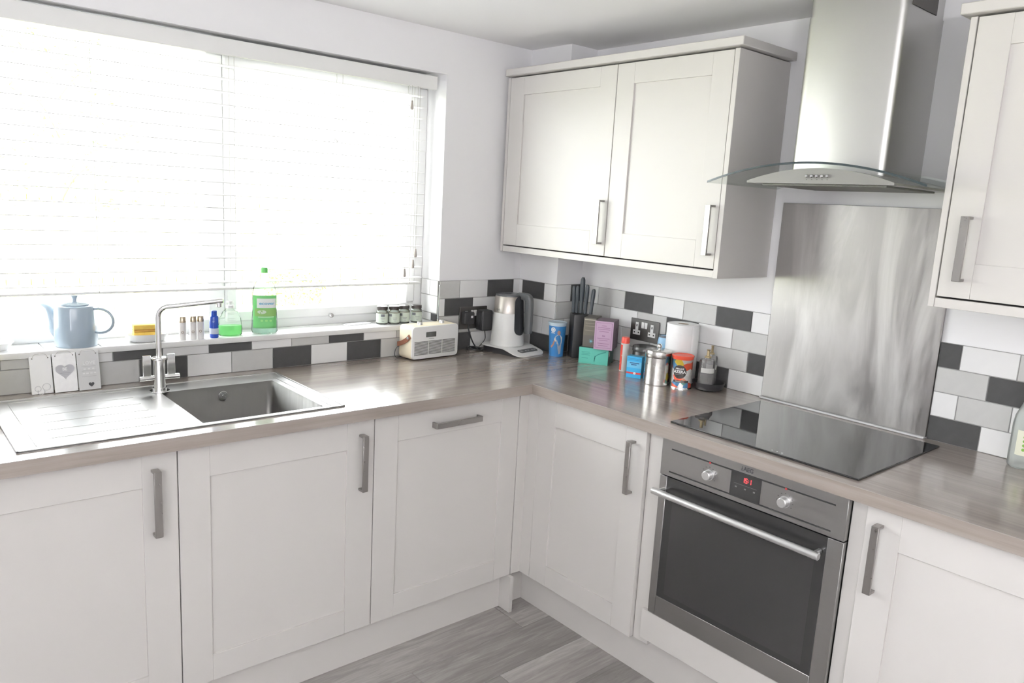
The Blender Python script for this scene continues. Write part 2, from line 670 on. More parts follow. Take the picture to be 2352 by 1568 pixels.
# oak planks, running along the window wall
pm = {}
y = -0.555
row = 0
while y > -4.3:
    off = [-0.69, -1.18, -0.95, -1.42][row % 4]
    xs = [-0.5]
    x = off
    while x > FX:
        xs.append(x)
        x -= 1.22
    xs.append(FX)
    for xa, xb in zip(xs, xs[1:]):
        if xa - xb < 0.02:
            continue
        key = round(xa - xb, 3)
        if key not in pm:
            b2 = B(-key / 2 + 0.0006, key / 2 - 0.0006, -0.0894, 0.0894, -0.006, 0.0, bev=0.0012)
            me = bpy.data.meshes.new('plank')
            b2.to_mesh(me)
            b2.free()
            me.materials.append(PLANK)
            pm[key] = me
        o = link(bpy.data.objects.new('plank', pm[key]))
        o.location = ((xa + xb) / 2, y - 0.09, 0)
        o.parent = floor
    y -= 0.18
    row += 1

# boxed-in pipe in the corner
BX, BYY = -0.156, -0.247
trim_1 = struct(obj('trim_1', B(BX, 0, BYY, 0, H, CE), WALL, smooth=0))

# ------------------------------------------------------------------ wall tiles
TM = {}
TCOL = {'W': TILE_W, 'G': TILE_G, 'D': TILE_D}


def tile(parent, kind, lo, hi, out):
    """one tile spanning lo..hi (world), thickness along the normal out"""
    c = (Vector(lo) + Vector(hi)) / 2
    s = [round(abs(h - l), 4) for l, h in zip(lo, hi)]
    key = (kind, tuple(s))
    if key not in TM:
        b2 = B(-s[0] / 2, s[0] / 2, -s[1] / 2, s[1] / 2, -s[2] / 2, s[2] / 2, bev=0.0009)
        me = bpy.data.meshes.new('tile')
        b2.to_mesh(me)
        b2.free()
        me.materials.append(TCOL[kind])
        TM[key] = me
    o = link(bpy.data.objects.new('tile', TM[key]))
    o.location = c
    o.parent = parent
    return o


J = 0.0013   # half a joint


def tile_run(parent, side, plane, r, joints, kinds, ztop=None):
    """a course of tiles between the joints; r = course number above the worktop"""
    z0, z1 = H + ROW * r + J, H + ROW * (r + 1) - J
    if ztop:
        z1 = min(z1, ztop)
    for a, b, k in zip(joints, joints[1:], kinds):
        lo, hi = min(a, b) + J, max(a, b) - J
        if side == 'L':
            tile(parent, k, (lo, plane - 0.007, z0), (hi, plane, z1), 'y')
        else:
            tile(parent, k, (plane - 0.007, lo, z0), (plane, hi, z1), 'x')


# grout beds: thin coats on the wall, part of each wall
GT = 0.0045
gb = NB()
box(gb, -2.5608, WX1, -GT, 0, H, SILL - 0.02)
box(gb, WX1, BX, -GT, 0, H, H + 4 * ROW)
obj('grout', gb, GROUT, wall_left, smooth=0)
gb = NB()
box(gb, -GT, 0, BYY, -1.2025, H, H + 4 * ROW)
box(gb, -GT, 0, -1.7755, -2.485, H, H + 4 * ROW)
obj('grout', gb, GROUT, wall_right, smooth=0)
gb = NB()
box(gb, BX - GT, BX, BYY - GT, 0, H, H + 4 * ROW)
box(gb, BX - GT, 0, BYY - GT, BYY, H, H + 4 * ROW)
obj('grout', gb, GROUT, trim_1, smooth=0)

# window wall, under the sill
P0 = [-1.6500 + 0.1518 * k for k in range(-6, 8)]
K0 = ['G', 'W', 'G', 'W', 'G', 'D', 'W', 'G', 'D', 'W', 'D', 'G', 'W']
tile_run(wall_left, 'L', 0, 0, P0, K0)
P1 = [-1.5770 + 0.1518 * k for k in range(-7, 7)]
K1 = ['W', 'W', 'D', 'G', 'W', 'D', 'W', 'D', 'W', 'G', 'D', 'W', 'G']
tile_run(wall_left, 'L', 0, 1, P1[:-1] + [-0.6665], K1, ztop=SILL - 0.021)
# right of the window, up to the corner
tile_run(wall_left, 'L', 0, 0, [P0[-1], -0.433, -0.281, BX], ['D', 'W', 'G'])
tile_run(wall_left, 'L', 0, 1, [WX1, -0.502, -0.350, BX], ['G', 'G', 'W'])
tile_run(wall_left, 'L', 0, 2, [WX1, -0.5805, -0.4275, -0.275, BX], ['W', 'D', 'W', 'G'])
tile_run(wall_left, 'L', 0, 3, [WX1, -0.5030, -0.3485, -0.1972, BX], ['G', 'W', 'D', 'W'])
# boxed pipe: front face then the side that faces the room
tile_run(trim_1, 'R', BX, 0, [0, -0.100, BYY - 0.007], ['W', 'D'])
tile_run(trim_1, 'R', BX, 1, [0, -0.029, -0.176, BYY - 0.007], ['W', 'W', 'W'])
tile_run(trim_1, 'R', BX, 2, [0, -0.100, BYY - 0.007], ['G', 'W'])
tile_run(trim_1, 'R', BX, 3, [0, -0.029, -0.176, BYY - 0.007], ['W', 'D', 'W'])
for r, jx, kk in ((0, [BX, -0.07, 0], 'DG'), (1, [BX, -0.1, 0], 'GW'), (2, [BX, 0], 'G'), (3, [BX, -0.07, 0], 'WD')):
    tile_run(trim_1, 'L', BYY, r, jx, kk)
# hob wall, left of the splashback
y0, ys = BYY - 0.007, -1.2025
A3 = [y0, -0.362, -0.5155, -0.6690, -0.8225, -0.976, -1.1295, ys]
A2 = [y0, -0.285, -0.438, -0.5915, -0.745, -0.899, -1.0545, ys]
tile_run(wall_right, 'R', 0, 3, A3, ['W', 'G', 'D', 'W', 'G', 'D', 'W'])
tile_run(wall_right, 'R', 0, 2, A2, ['W', 'G', 'W', 'G', 'D', 'W', 'G'])
tile_run(wall_right, 'R', 0, 1, A3, ['G', 'W', 'G', 'W', 'W', 'G', 'D'])
tile_run(wall_right, 'R', 0, 0, A2, ['W', 'D', 'W', 'G', 'W', 'D', 'W'])
# hob wall, right of the splashback
y1 = -1.7755
C3 = [y1, -1.8367, -1.9880, -2.140, -2.292, -2.444, -2.485]
C2 = [y1, -1.9192, -2.0710, -2.223, -2.375, -2.485]
C1 = [y1, -1.8461, -1.9900, -2.142, -2.294, -2.446, -2.485]
tile_run(wall_right, 'R', 0, 3, C3, ['D', 'W', 'G', 'D', 'W', 'G'])
tile_run(wall_right, 'R', 0, 2, C2, ['G', 'D', 'W', 'G', 'W'])
tile_run(wall_right, 'R', 0, 1, C1, ['W', 'G', 'W', 'D', 'W', 'G'])
tile_run(wall_right, 'R', 0, 0, C2, ['D', 'W', 'G', 'W', 'D'])

# tiled window sill with a white edge strip
trim_2 = struct(obj('trim_2', B(WX0, WX1, -0.014, 0.20, SILL - 0.019, SILL - 0.006), GROUT, smooth=0))
obj('edge_strip', B(WX0, WX1, -0.0155, -0.006, SILL - 0.0195, SILL, bev=0.002, seg=2), WHITE, trim_2)
sx = WX0
k = 0
skinds = 'WGWWGWWWGWWWGWW'
while sx < WX1 - 0.01:
    ex = min(sx + 0.152, WX1)
    for (ya, yb, o2) in ((-0.005, 0.07, 0), (0.07, 0.127, 1)):
        tile(trim_2, 'W' if skinds[(k + o2 * 2) % 15] == 'W' else 'G', (sx + J, ya + J, SILL - 0.007), (ex - J, yb - J, SILL), 'z')
    sx = ex
    k += 1
# tiled lower part of the right-hand jamb
trim_3 = struct(obj('trim_3', B(WX1 - GT, WX1, 0, 0.127, SILL, H + 4 * ROW), GROUT, smooth=0))
for r, jj, kk in ((0, (0.0, 0.045, 0.125), 'DW'), (1, (0.0, 0.125), 'W'), (2, (0.0, 0.06, 0.125), 'WW')):
    z0 = SILL + 0.001 + (0 if r == 0 else 0.034 + (r - 1) * ROW)
    z1 = SILL + 0.034 + (0 if r == 0 else r * ROW)
    z1 = min(z1, H + 4 * ROW)
    for a, b, kd in zip(jj, jj[1:], kk):
        tile(trim_3, kd, (WX1 - 0.007, a + J, z0 + J), (WX1, b - J, z1 - J), 'x')

# ------------------------------------------------------------------ window
FY0, FY1 = 0.13, 0.19
bm = NB()
fz0, fz1 = SILL - 0.004, WZ1
box(bm, WX0, WX1, FY0, FY1, fz0, fz0 + 0.05, bev=0.004)
box(bm, WX0, WX1, FY0, FY1, fz1 - 0.05, fz1, bev=0.004)
box(bm, WX0, WX0 + 0.05, FY0, FY1, fz0 + 0.05, fz1 - 0.05, bev=0.004)
box(bm, WX1 - 0.05, WX1, FY0, FY1, fz0 + 0.05, fz1 - 0.05, bev=0.004)
window_1 = struct(obj('window_1', bm, UPVC))
obj('mullion', B(-1.53, -1.47, FY0 - 0.004, FY1, fz0 + 0.05, fz1 - 0.05, bev=0.004), UPVC, window_1)


def sash(x0, x1):
    b2 = NB()
    zz0, zz1 = fz0 + 0.035, fz1 - 0.045
    w = 0.042
    box(b2, x0, x1, FY0 - 0.012, FY1 - 0.01, zz0, zz0 + w, bev=0.006)
    box(b2, x0, x1, FY0 - 0.012, FY1 - 0.01, zz1 - w, zz1, bev=0.006)
    box(b2, x0, x0 + w, FY0 - 0.012, FY1 - 0.01, zz0 + w, zz1 - w, bev=0.006)
    box(b2, x1 - w, x1, FY0 - 0.012, FY1 - 0.01, zz0 + w, zz1 - w, bev=0.006)
    o = obj('casement', b2, UPVC, window_1)
    obj('pane', B(x0 + w - 0.004, x1 - w + 0.004, FY0 + 0.02, FY0 + 0.026, zz0 + w - 0.004, zz1 - w + 0.004), PANE, o, smooth=0)
    return o


obj('pane', B(WX0 + 0.045, -1.525, FY0 + 0.03, FY0 + 0.036, fz0 + 0.045, fz1 - 0.045), PANE, window_1, smooth=0)
cas = sash(-1.47, WX1 - 0.045)
for hx, hz in ((-1.044, 1.754), (-1.054, 1.0735)):
    b2 = NB()
    cyl(b2, (hx, FY0 - 0.012, hz), (hx, FY0 - 0.026, hz), 0.009, n=16)
    cyl(b2, (hx, FY0 - 0.026, hz), (hx, FY0 - 0.034, hz), 0.006, n=16)
    obj('window_lock', b2, CHROME, cas)

# ------------------------------------------------------------------ venetian blind
bl = thing('venetian_blind', 'white wide-slatted venetian blind hanging in the kitchen window', 'blind', (-1.57, 0.055, WZ1))
SX0, SX1 = WX0 + 0.012, -0.668
obj('head_rail', B(SX0, SX1 + 0.03, 0.022, 0.036, 1.988, 2.041, bev=0.002), SLAT, bl, world=True)
obj('rail_channel', B(SX0, SX1 + 0.02, 0.04, 0.09, 2.0, 2.044, bev=0.002), SLAT, bl, world=True)
slat0 = None
for i in range(18):
    z = 1.9590 - 0.0433 * i + 0.0
    if slat0 is None:
        b2 = NB()
        prism(b2, [(-0.025, -0.0012), (-0.012, 0.0006), (0, 0.0012), (0.012, 0.0006), (0.025, -0.0012), (0.025, 0.0012), (0.012, 0.003), (0, 0.0036), (-0.012, 0.003), (-0.025, 0.0012)], 'x', SX0 + 1.57, SX1 + 1.57)
        slat0 = obj('slat', b2, SLAT, bl)
        s = slat0
    else:
        s = slat0.copy()
        link(s)
        s.parent = bl
    s.location = (0, 0.015, z - WZ1)
obj('bottom_rail', B(SX0, SX1, 0.047, 0.093, 1.196, 1.204, bev=0.002), SLAT, bl, world=True)
for cx in (-2.35, -1.90, -1.46, -1.05, -0.73):
    b2 = NB()
    for yy in (0.046, 0.094):
        tube(b2, [(cx, yy, 2.0), (cx, yy, 1.2)], 0.0009, n=5)
    obj('ladder_cord', b2, CORD, bl, world=True)
for cx, zt in ((-0.7595, 1.934), (-0.7209, 1.348), (-0.7321, 1.303), (-0.7712, 1.267)):
    b2 = NB()
    tube(b2, [(cx, 0.02, 1.99), (cx, 0.02, zt)], 0.0008, n=5)
    c = obj('pull_cord', b2, CORD, bl, world=True)
    b2 = L([(0.0, 0), (0.0035, -0.002), (0.0062, -0.022), (0.0068, -0.032), (0.004, -0.036), (0, -0.036)], 12, (cx, 0.02, zt))
    obj('tassel', b2, TASSEL, c, world=True)

# ------------------------------------------------------------------ base units
DL, DR = 0.612, 0.612          # door faces out from the wall
DZ0, DZ1 = 0.148, 0.862


def shaker(side, a0, a1, z0, z1, pa0, pa1, pz0, pz1, d):
    """door: two stiles, two rails with fine joints, recessed flat panel"""
    b2 = NB()
    th = 0.020
    e = 0.0007
    wbox(b2, side, a0, pa0, d - th, d, z0, z1, e)
    wbox(b2, side, pa1, a1, d - th, d, z0, z1, e)
    wbox(b2, side, pa0, pa1, d - th, d, z0, pz0, e)
    wbox(b2, side, pa0, pa1, d - th, d, pz1, z1, e)
    wbox(b2, side, pa0 - 0.002, pa1 + 0.002, d - th, d - 0.0065, pz0 - 0.002, pz1 + 0.002)
    return b2


def bar_handle(side, a, z0, z1, d, horiz=False, w=0.019, out=0.030, th=0.007):
    b2 = NB()
    if not horiz:
        wbox(b2, side, a - w / 2, a + w / 2, d + out - th, d + out, z0, z1, 0.0008)
        wbox(b2, side, a - w / 2, a + w / 2, d, d + out - th + 0.001, z0, z0 + th, 0.0008)
        wbox(b2, side, a - w / 2, a + w / 2, d, d + out - th + 0.001, z1 - th, z1, 0.0008)
    else:
        a0, a1, z = a, z0, z1
        wbox(b2, side, a0, a1, d + out - th, d + out, z - w / 2, z + w / 2, 0.0008)
        wbox(b2, side, a0, a0 + th, d, d + out - th + 0.001, z - w / 2, z + w / 2, 0.0008)
        wbox(b2, side, a1 - th, a1, d, d + out - th + 0.001, z - w / 2, z + w / 2, 0.0008)
    return b2


def base_unit(name, label, cat, side, a0, a1, pa0, pa1, handle, pz0=0.2285, pz1=0.770):
    d = DL if side == 'L' else DR
    mid = (a0 + a1) / 2
    loc = (mid, -0.3, 0.0) if side == 'L' else (-0.3, mid, 0.0)
    t = thing(name, label, cat, loc)
    b2 = NB()                                   # open-topped carcass so that the sink bowl has room
    c = d - 0.022
    wbox(b2, side, a0 + 0.001, a0 + 0.019, 0.012, c, DZ0, 0.868)
    wbox(b2, side, a1 - 0.019, a1 - 0.001, 0.012, c, DZ0, 0.868)
    wbox(b2, side, a0 + 0.019, a1 - 0.019, 0.012, c, DZ0, DZ0 + 0.018)
    wbox(b2, side, a0 + 0.019, a1 - 0.019, 0.012, 0.02, DZ0 + 0.018, 0.868)
    wbox(b2, side, a0 + 0.019, a1 - 0.019, c - 0.018, c, 0.82, 0.868)
    obj('carcass', b2, CARC, t, world=True, smooth=0)
    dr = obj('door', shaker(side, a0 + 0.0015, a1 - 0.0015, DZ0, DZ1, pa0, pa1, pz0, pz1, d), CREAM, t, world=True)
    obj('handle', bar_handle(side, *handle, d=d) if len(handle) == 3 else bar_handle(side, *handle[:3], d=d, horiz=True), HANDLE, dr, world=True, label='flat brushed nickel bar handle')
    return t


base_unit('base_cabinet', 'cream shaker base cabinet below the draining board, left of the sink cupboard', 'cabinet', 'L', -2.475, -1.873, -2.39, -1.962, (-1.931, 0.636, 0.8185))
base_unit('base_cabinet', 'cream shaker cupboard directly under the sink bowl with vertical handle', 'cabinet', 'L', -1.873, -1.2715, -1.788, -1.368, (-1.3176, 0.632, 0.8155))
base_unit('integrated_dishwasher', 'cream fronted built-in appliance with a horizontal handle near the corner', 'dishwasher', 'L', -1.2715, -0.659, -1.1835, -0.743, (-1.0497, -0.854, 0.8058, True))
base_unit('base_cabinet', 'cream shaker cupboard in the corner, left of the oven', 'cabinet', 'R', -1.176, -0.668, -1.0885, -0.756, (-1.1245, 0.643, 0.821))
base_unit('base_cabinet', 'cream shaker cupboard at the right edge, right of the oven', 'cabinet', 'R', -2.48, -1.880, -2.395, -1.966, (-1.917, 0.647, 0.826))
# corner post: two strips meeting
b2 = NB()
box(b2, -0.657, -0.592, -DL + 0.018, -DL, DZ0, 0.866, 0.001)
box(b2, -DR, -DR + 0.018, -0.6688, -DL + 0.001, DZ0, 0.866, 0.001)
tag(obj('corner_post', b2, CREAM), 'narrow cream corner post between the two runs of base units', 'corner post')
# plinths
b2 = B(-2.475, -0.54, -0.55, -0.568, 0.0, DZ0 - 0.002)
bl_ = struct(obj('baseboard_left', b2, CREAM, smooth=0))
obj('plinth_return', B(-0.672, -0.656, -0.632, -0.552, 0.0, DZ0 - 0.002, 0.001), CREAM, bl_)
struct(obj('baseboard_right', B(-0.555, -0.537, -2.48, -0.5685, 0.0, DZ0 - 0.002), CREAM, smooth=0))

# ------------------------------------------------------------------ oven and its housing
OY0, OY1 = -1.836, -1.241       # right, left
OZ0, OZ1 = 0.277, 0.866
hs = thing('oven_housing', 'cream housing unit that frames the built-in oven', 'cabinet', (-0.3, -1.54, 0))
b2 = NB()
wbox(b2, 'R', -1.240, -1.178, 0.3, 0.597, DZ0, 0.868, 0.001)
wbox(b2, 'R', -1.879, -1.838, 0.3, 0.597, DZ0, 0.868, 0.001)
wbox(b2, 'R', -1.879, -1.178, 0.012, 0.3, DZ0, 0.270)
obj('side_panel', b2, CREAM, hs, world=True)
obj('filler_panel', wbox(NB(), 'R', -1.842, -1.214, 0.3, 0.609, 0.170, OZ0 - 0.004, 0.001), CREAM, hs, world=True)
ov = thing('built_in_oven', 'built-in stainless steel electric oven with black glass door below the hob', 'oven', (-0.6, -1.54, OZ0))
obj('body', B(-0.59, -0.03, OY0 + 0.02, OY1 - 0.02, OZ0 + 0.01, OZ1 - 0.03), GAP, ov, world=True, smooth=0)
cp = obj('control_panel', B(-0.617, -0.585, OY0, OY1, 0.7475, OZ1, bev=0.0015), OVEN_S, ov, world=True)
xf = -0.6173
b2 = NB()
box(b2, xf - 0.0006, xf + 0.001, -1.8035, -1.279, 0.8345, 0.8385)
box(b2, xf - 0.0006, xf + 0.001, -1.7985, -1.2755, 0.7615, 0.7655)
obj('dark_line', b2, GAP, cp, world=True, smooth=0, label='thin dark line across the control panel')
dsp = obj('display', B(xf - 0.001, xf + 0.001, -1.5905, -1.493, 0.7655, 0.8345), OVEN_BAND, cp, world=True, smooth=0)


def seven(ch, w, h, t):
    seg = {'1': 'bc', '5': 'acdfg', ':': ''}[ch]
    b3 = NB()
    g = t * 0.6
    R_ = {'a': (0, w, h - t, h), 'd': (0, w, 0, t), 'g': (0, w, h / 2 - t / 2, h / 2 + t / 2), 'b': (w - t, w, h / 2 + g / 2, h - g / 2), 'c': (w - t, w, g / 2, h / 2 - g / 2), 'f': (0, t, h / 2 + g / 2, h - g / 2), 'e': (0, t, g / 2, h / 2 - g / 2)}
    for s_ in seg:
        a, b_, c, d_ = R_[s_]
        box(b3, a, b_, c, d_, 0, 0.0004)
    return b3


red = glow('red_led', (1.0, 0.05, 0.06), 2.6)
b2 = NB()
for ch, off in (('1', 0.0), ('5', 0.009), ('1', 0.0215)):
    t_ = seven(ch, 0.007, 0.0145, 0.0018)
    shift(t_, off, 0, 0)
    merge(b2, t_)
b3 = NB()
box(b3, 0.0188, 0.0203, 0.004, 0.0055, 0, 0.0004)
box(b3, 0.0188, 0.0203, 0.009, 0.0105, 0, 0.0004)
merge(b2, b3)
place(b2, (xf - 0.0012, -1.531, 0.8115), (0, -1, 0), (0, 0, 1))
obj('clock_digits', b2, red, cp, world=True, smooth=0, label='red lit clock reading 15:1')
b2 = NB()
box(b2, xf - 0.0013, xf, -1.578, -1.504, 0.8025, 0.8033)
for yy in (-1.512, -1.542, -1.571):
    box(b2, xf - 0.0013, xf, yy - 0.003, yy + 0.003, 0.791, 0.795)
obj('display_marks', b2, flat((0.16, 0.16, 0.16)), cp, world=True, smooth=0)
b2 = text_bm('AEG', 0.0165, bold=0.0004)
place(b2, (xf - 0.0004, -1.546, 0.8505), (0, -1, 0), (0, 0, 1))
obj('lettering', b2, TEXT_D, cp, world=True, smooth=0)
b2 = NB()
for i in range(3):
    box(b2, xf - 0.0006, xf, -1.5275, -1.5225 - i * 0.001, 0.8445 + i * 0.0045, 0.847 + i * 0.0045)
obj('emblem', b2, TEXT_D, cp, world=True, smooth=0)
for ky in (-1.4195, -1.664):
    b2 = NB()
    cyl(b2, (-0.616, ky, 0.798), (-0.620, ky, 0.798), 0.0165, n=28)
    cyl(b2, (-0.620, ky, 0.798), (-0.637, ky, 0.798), 0.0145, 0.0135, n=28, bev=0.0015)
    kn = obj('knob', b2, BRIGHT, cp, world=True)
    b2 = NB()
    for i in range(9):
        a = R(210 - i * 30)
        yy, zz = ky - 0.0235 * math.cos(a), 0.798 + 0.0235 * math.sin(a)
        box(b2, xf - 0.0004, xf, yy - 0.0018, yy + 0.0018, zz - 0.0012, zz + 0.0012)
    obj('dial_marks', b2, flat((0.12, 0.12, 0.12)), cp, world=True, smooth=0)
    obj('pointer', B(xf - 0.0009, xf, ky - 0.003, ky + 0.003, 0.8325, 0.8375), flat((0.45, 0.04, 0.04)), cp, world=True, smooth=0, label='small red pilot mark')
dx = -0.614
b2 = NB()
gl0, gl1, gz0, gz1 = -1.793, -1.268, 0.343, 0.7435
box(b2, dx, -0.592, OY0, gl0, OZ0, 0.7435, 0.001)
box(b2, dx, -0.592, gl1, OY1, OZ0, 0.7435, 0.001)
box(b2, dx, -0.592, gl0, gl1, OZ0, gz0, 0.001)
od = obj('door', b2, OVEN_S, ov, world=True)
obj('glass', B(dx + 0.0012, -0.594, gl0, gl1, gz0, gz1), OVEN_BAND, od, world=True, smooth=0, label='black glass oven door')
obj('window', B(dx + 0.0004, dx + 0.002, gl0 + 0.028, gl1 - 0.028, gz0 + 0.018, 0.688), OVEN_GL, od, world=True, smooth=0)
b2 = NB()
cyl(b2, (-0.652, -1.245, 0.6995), (-0.652, -1.793, 0.6995), 0.0105, n=20, bev=0.001)
for yy in (-1.262, -1.776):
    cyl(b2, (dx, yy, 0.6995), (-0.652, yy, 0.6995), 0.007, n=12)
obj('handle', b2, BRIGHT, od, world=True, label='round satin steel bar handle')

# ------------------------------------------------------------------ worktop
wt = thing('worktop', 'grey-brown oak effect laminate worktop turning the corner', 'worktop', (-0.3, -0.3, H - 0.038))
EL, ER = -0.6515, -0.6366      # front edges
z0, z1 = H - 0.0375, H
b2 = NB()
SB = (-1.802, -1.416, -0.578, -0.176)   # hole for the bowl
e = 0.0
box(b2, -2.485, SB[0], EL, -0.0005, z0, z1)
box(b2, SB[1], -0.0005, EL, -0.0005, z0, z1)
box(b2, SB[0], SB[1], EL, SB[2], z0, z1)
box(b2, SB[0], SB[1], SB[3], -0.0005, z0, z1)
obj('window_run', b2, WOOD_X, wt, world=True, smooth=0)
obj('hob_run', B(ER, -0.0005, -2.485, EL, z0, z1), WOOD_Y, wt, world=True, smooth=0)
b2 = NB()
box(b2, -2.485, ER, EL - 0.0004, EL + 0.001, z1 - 0.0012, z1 + 0.0003)
box(b2, ER - 0.0004, ER + 0.001, -2.485, EL, z1 - 0.0012, z1 + 0.0003)
obj('top_edge', b2, flat((0.30, 0.27, 0.245)), wt, world=True, smooth=0)

# ------------------------------------------------------------------ sink and tap
sk = thing('sink', 'stainless steel inset sink with draining board and square bowl', 'sink', (-1.8, -0.33, H))
sx0, sx1, sy0, sy1 = -2.232, -1.368, -0.5945, -0.083
b2 = NB()
bx0, bx1, by0, by1 = -1.790, -1.428, -0.568, -0.186
zt = H + 0.0025
for (a, b_, c, d_) in ((sx0, bx0, sy0, sy1), (bx1, sx1, sy0, sy1), (bx0, bx1, sy0, by0), (bx0, bx1, by1, sy1)):
    box(b2, a, b_, c, d_, H, zt)
obj('rim', b2, STEEL, sk, world=True, smooth=0)
b2 = NB()      # raised outer lip and drainer surround
for (a, b_, c, d_) in ((sx0, sx1, sy0, sy0 + 0.006), (sx0, sx1, sy1 - 0.006, sy1), (sx0, sx0 + 0.006, sy0, sy1), (sx1 - 0.006, sx1, sy0, sy1)):
    box(b2, a, b_, c, d_, H, zt + 0.0022, bev=0.001)
for (a, b_, c, d_) in ((sx0 + 0.045, sx0 + 0.049, sy0 + 0.03, sy1 - 0.03), (sx0 + 0.045, bx0 - 0.06, sy1 - 0.034, sy1 - 0.030), (bx1 + 0.022, bx1 + 0.025, sy0 + 0.02, sy1 - 0.06)):
    box(b2, a, b_, c, d_, zt - 0.0005, zt + 0.0015, bev=0.0008)
obj('lip', b2, STEEL, sk, world=True)
for i, yy in enumerate((-0.205, -0.285, -0.362, -0.437, -0.512)):
    b2 = NB()
    box(b2, -2.145 - 0.006 * i + 0.02, -1.875 + 0.0 * i, yy - 0.0035, yy + 0.0035, zt - 0.0008, zt + 0.0010, bev=0.0007)
    obj('drainer_ridge', b2, STEEL, sk, world=True)
b2 = NB()      # bowl shell
zb = H - 0.185
poly = rounded(bx1 - bx0, by1 - by0, 0.018, 4, (bx0 + bx1) / 2, (by0 + by1) / 2)
n = len(poly)
t_ = [b2.verts.new((p[0], p[1], zt)) for p in poly]
poly2 = rounded(bx1 - bx0 - 0.014, by1 - by0 - 0.014, 0.02, 4, (bx0 + bx1) / 2, (by0 + by1) / 2)
u_ = [b2.verts.new((p[0], p[1], zb + 0.012)) for p in poly2]
poly3 = rounded(bx1 - bx0 - 0.04, by1 - by0 - 0.04, 0.02, 4, (bx0 + bx1) / 2, (by0 + by1) / 2)
w_ = [b2.verts.new((p[0], p[1], zb)) for p in poly3]
for i in range(n):
    j = (i + 1) % n
    b2.faces.new((t_[i], t_[j], u_[j], u_[i]))
    b2.faces.new((u_[i], u_[j], w_[j], w_[i]))
b2.faces.new(w_)
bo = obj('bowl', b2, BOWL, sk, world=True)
so = bo.modifiers.new('thickness', 'SOLIDIFY')
so.thickness = 0.0012
so.offset = -1
b2 = NB()
cyl(b2, (-1.597, by1 - 0.0015, 0.878), (-1.597, by1 - 0.007, 0.878), 0.0155, n=24, bev=0.001)
cyl(b2, (-1.597, by1 - 0.007, 0.878), (-1.597, by1 - 0.0085, 0.878), 0.0035, n=12)
for a in range(4):
    aa = R(45 + 90 * a)
    box(b2, -1.597 + 0.0085 * math.cos(aa) - 0.002, -1.597 + 0.0085 * math.cos(aa) + 0.002, by1 - 0.0078, by1 - 0.007, 0.878 + 0.0085 * math.sin(aa) - 0.002, 0.878 + 0.0085 * math.sin(aa) + 0.002)
obj('overflow', b2, CHROME, sk, world=True)
b2 = NB()
cyl(b2, (-1.607, -0.377, zb), (-1.607, -0.377, zb + 0.003), 0.04, n=28, bev=0.001)
obj('waste', b2, CHROME, sk, world=True)

tx, ty = -1.787, -0.168
tp = thing('mixer_tap', 'tall chrome mixer tap with long angled swan spout behind the sink', 'tap', (tx, ty, zt))
b2 = NB()
cyl(b2, (0, 0, 0), (0, 0, 0.004), 0.030, n=32, bev=0.001)
cyl(b2, (0, 0, 0.004), (0, 0, 0.014), 0.021, n=32)
cyl(b2, (0, 0, 0.004), (0, 0, 0.105), 0.0175, n=32)
obj('body', b2, CHROME, tp)
b2 = NB()
cyl(b2, (0, 0, 0.103), (0, 0, 0.111), 0.0225, n=32, bev=0.002)
obj('collar', b2, CHROME, tp)
sa = R(-28)
dv = Vector((math.cos(sa), math.sin(sa), 0.0))
zr = 0.272
pts = [Vector((0, 0, 0.11)), Vector((0, 0, 0.2)), Vector((0, 0, zr - 0.035))]
for i in range(1, 9):
    a = R(90 * i / 8)
    pts.append(dv * (0.035 * (1 - math.cos(a))) + Vector((0, 0, zr - 0.035 + 0.035 * math.sin(a))))
pts += [dv * 0.1 + Vector((0, 0, zr + 0.009)), dv * 0.192 + Vector((0, 0, zr + 0.022))]
b2 = NB()
tube(b2, pts, 0.0085, n=16)
obj('spout', b2, CHROME, tp)
b2 = NB()
ae = dv * 0.179
cyl(b2, ae + Vector((0, 0, zr + 0.014)), ae + Vector((0, 0, zr + 0.0005)), 0.0085, n=20, bev=0.001)
obj('aerator', b2, CHROME, tp)
for sgn in (-1, 1):
    b2 = NB()
    cyl(b2, (sgn * 0.015, 0, 0.046), (sgn * 0.060, -0.004, 0.046), 0.0078, n=20, bev=0.001)
    hd = obj('valve', b2, CHROME, tp)
    b2 = NB()
    box(b2, sgn * 0.036 - 0.012, sgn * 0.036 + 0.012, -0.003, 0.003, 0.048, 0.118, bev=0.0015)
    obj('lever', b2, CHROME, hd)

# ------------------------------------------------------------------ hob and splashback
hob = thing('hob', 'black glass ceramic hob set in the worktop over the oven', 'hob', (-0.33, -1.54, H))
b2 = B(-0.590, -0.074, -1.8405, -1.2425, H, H + 0.006, bev=0.0015)
obj('glass', b2, HOB_GL, hob, world=True)
b2 = NB()
for yy in (-1.585, -1.60, -1.615):
    cyl(b2, (-0.572, yy, H + 0.0058), (-0.572, yy, H + 0.0063), 0.0022, n=10)
obj('touch_marks', b2, TEXT_W, hob, world=True, smooth=0)
sp = obj('splashback', B(-0.0105, -0.0005, -1.7745, -1.2035, H + 0.004, 1.6075, bev=0.0008), SPLASH)
tag(sp, 'tall brushed stainless steel splashback panel behind the hob', 'splashback')
tag(obj('sealant', B(-0.026, -0.0108, -1.775, -1.203, H, H + 0.007, bev=0.002), flat((0.62, 0.62, 0.62))), 'grey sealant strip along the foot of the splashback', 'sealant')

# ------------------------------------------------------------------ wall cupboards
UX = 0.305
UZ0, UZ1 = 1.343, 2.078


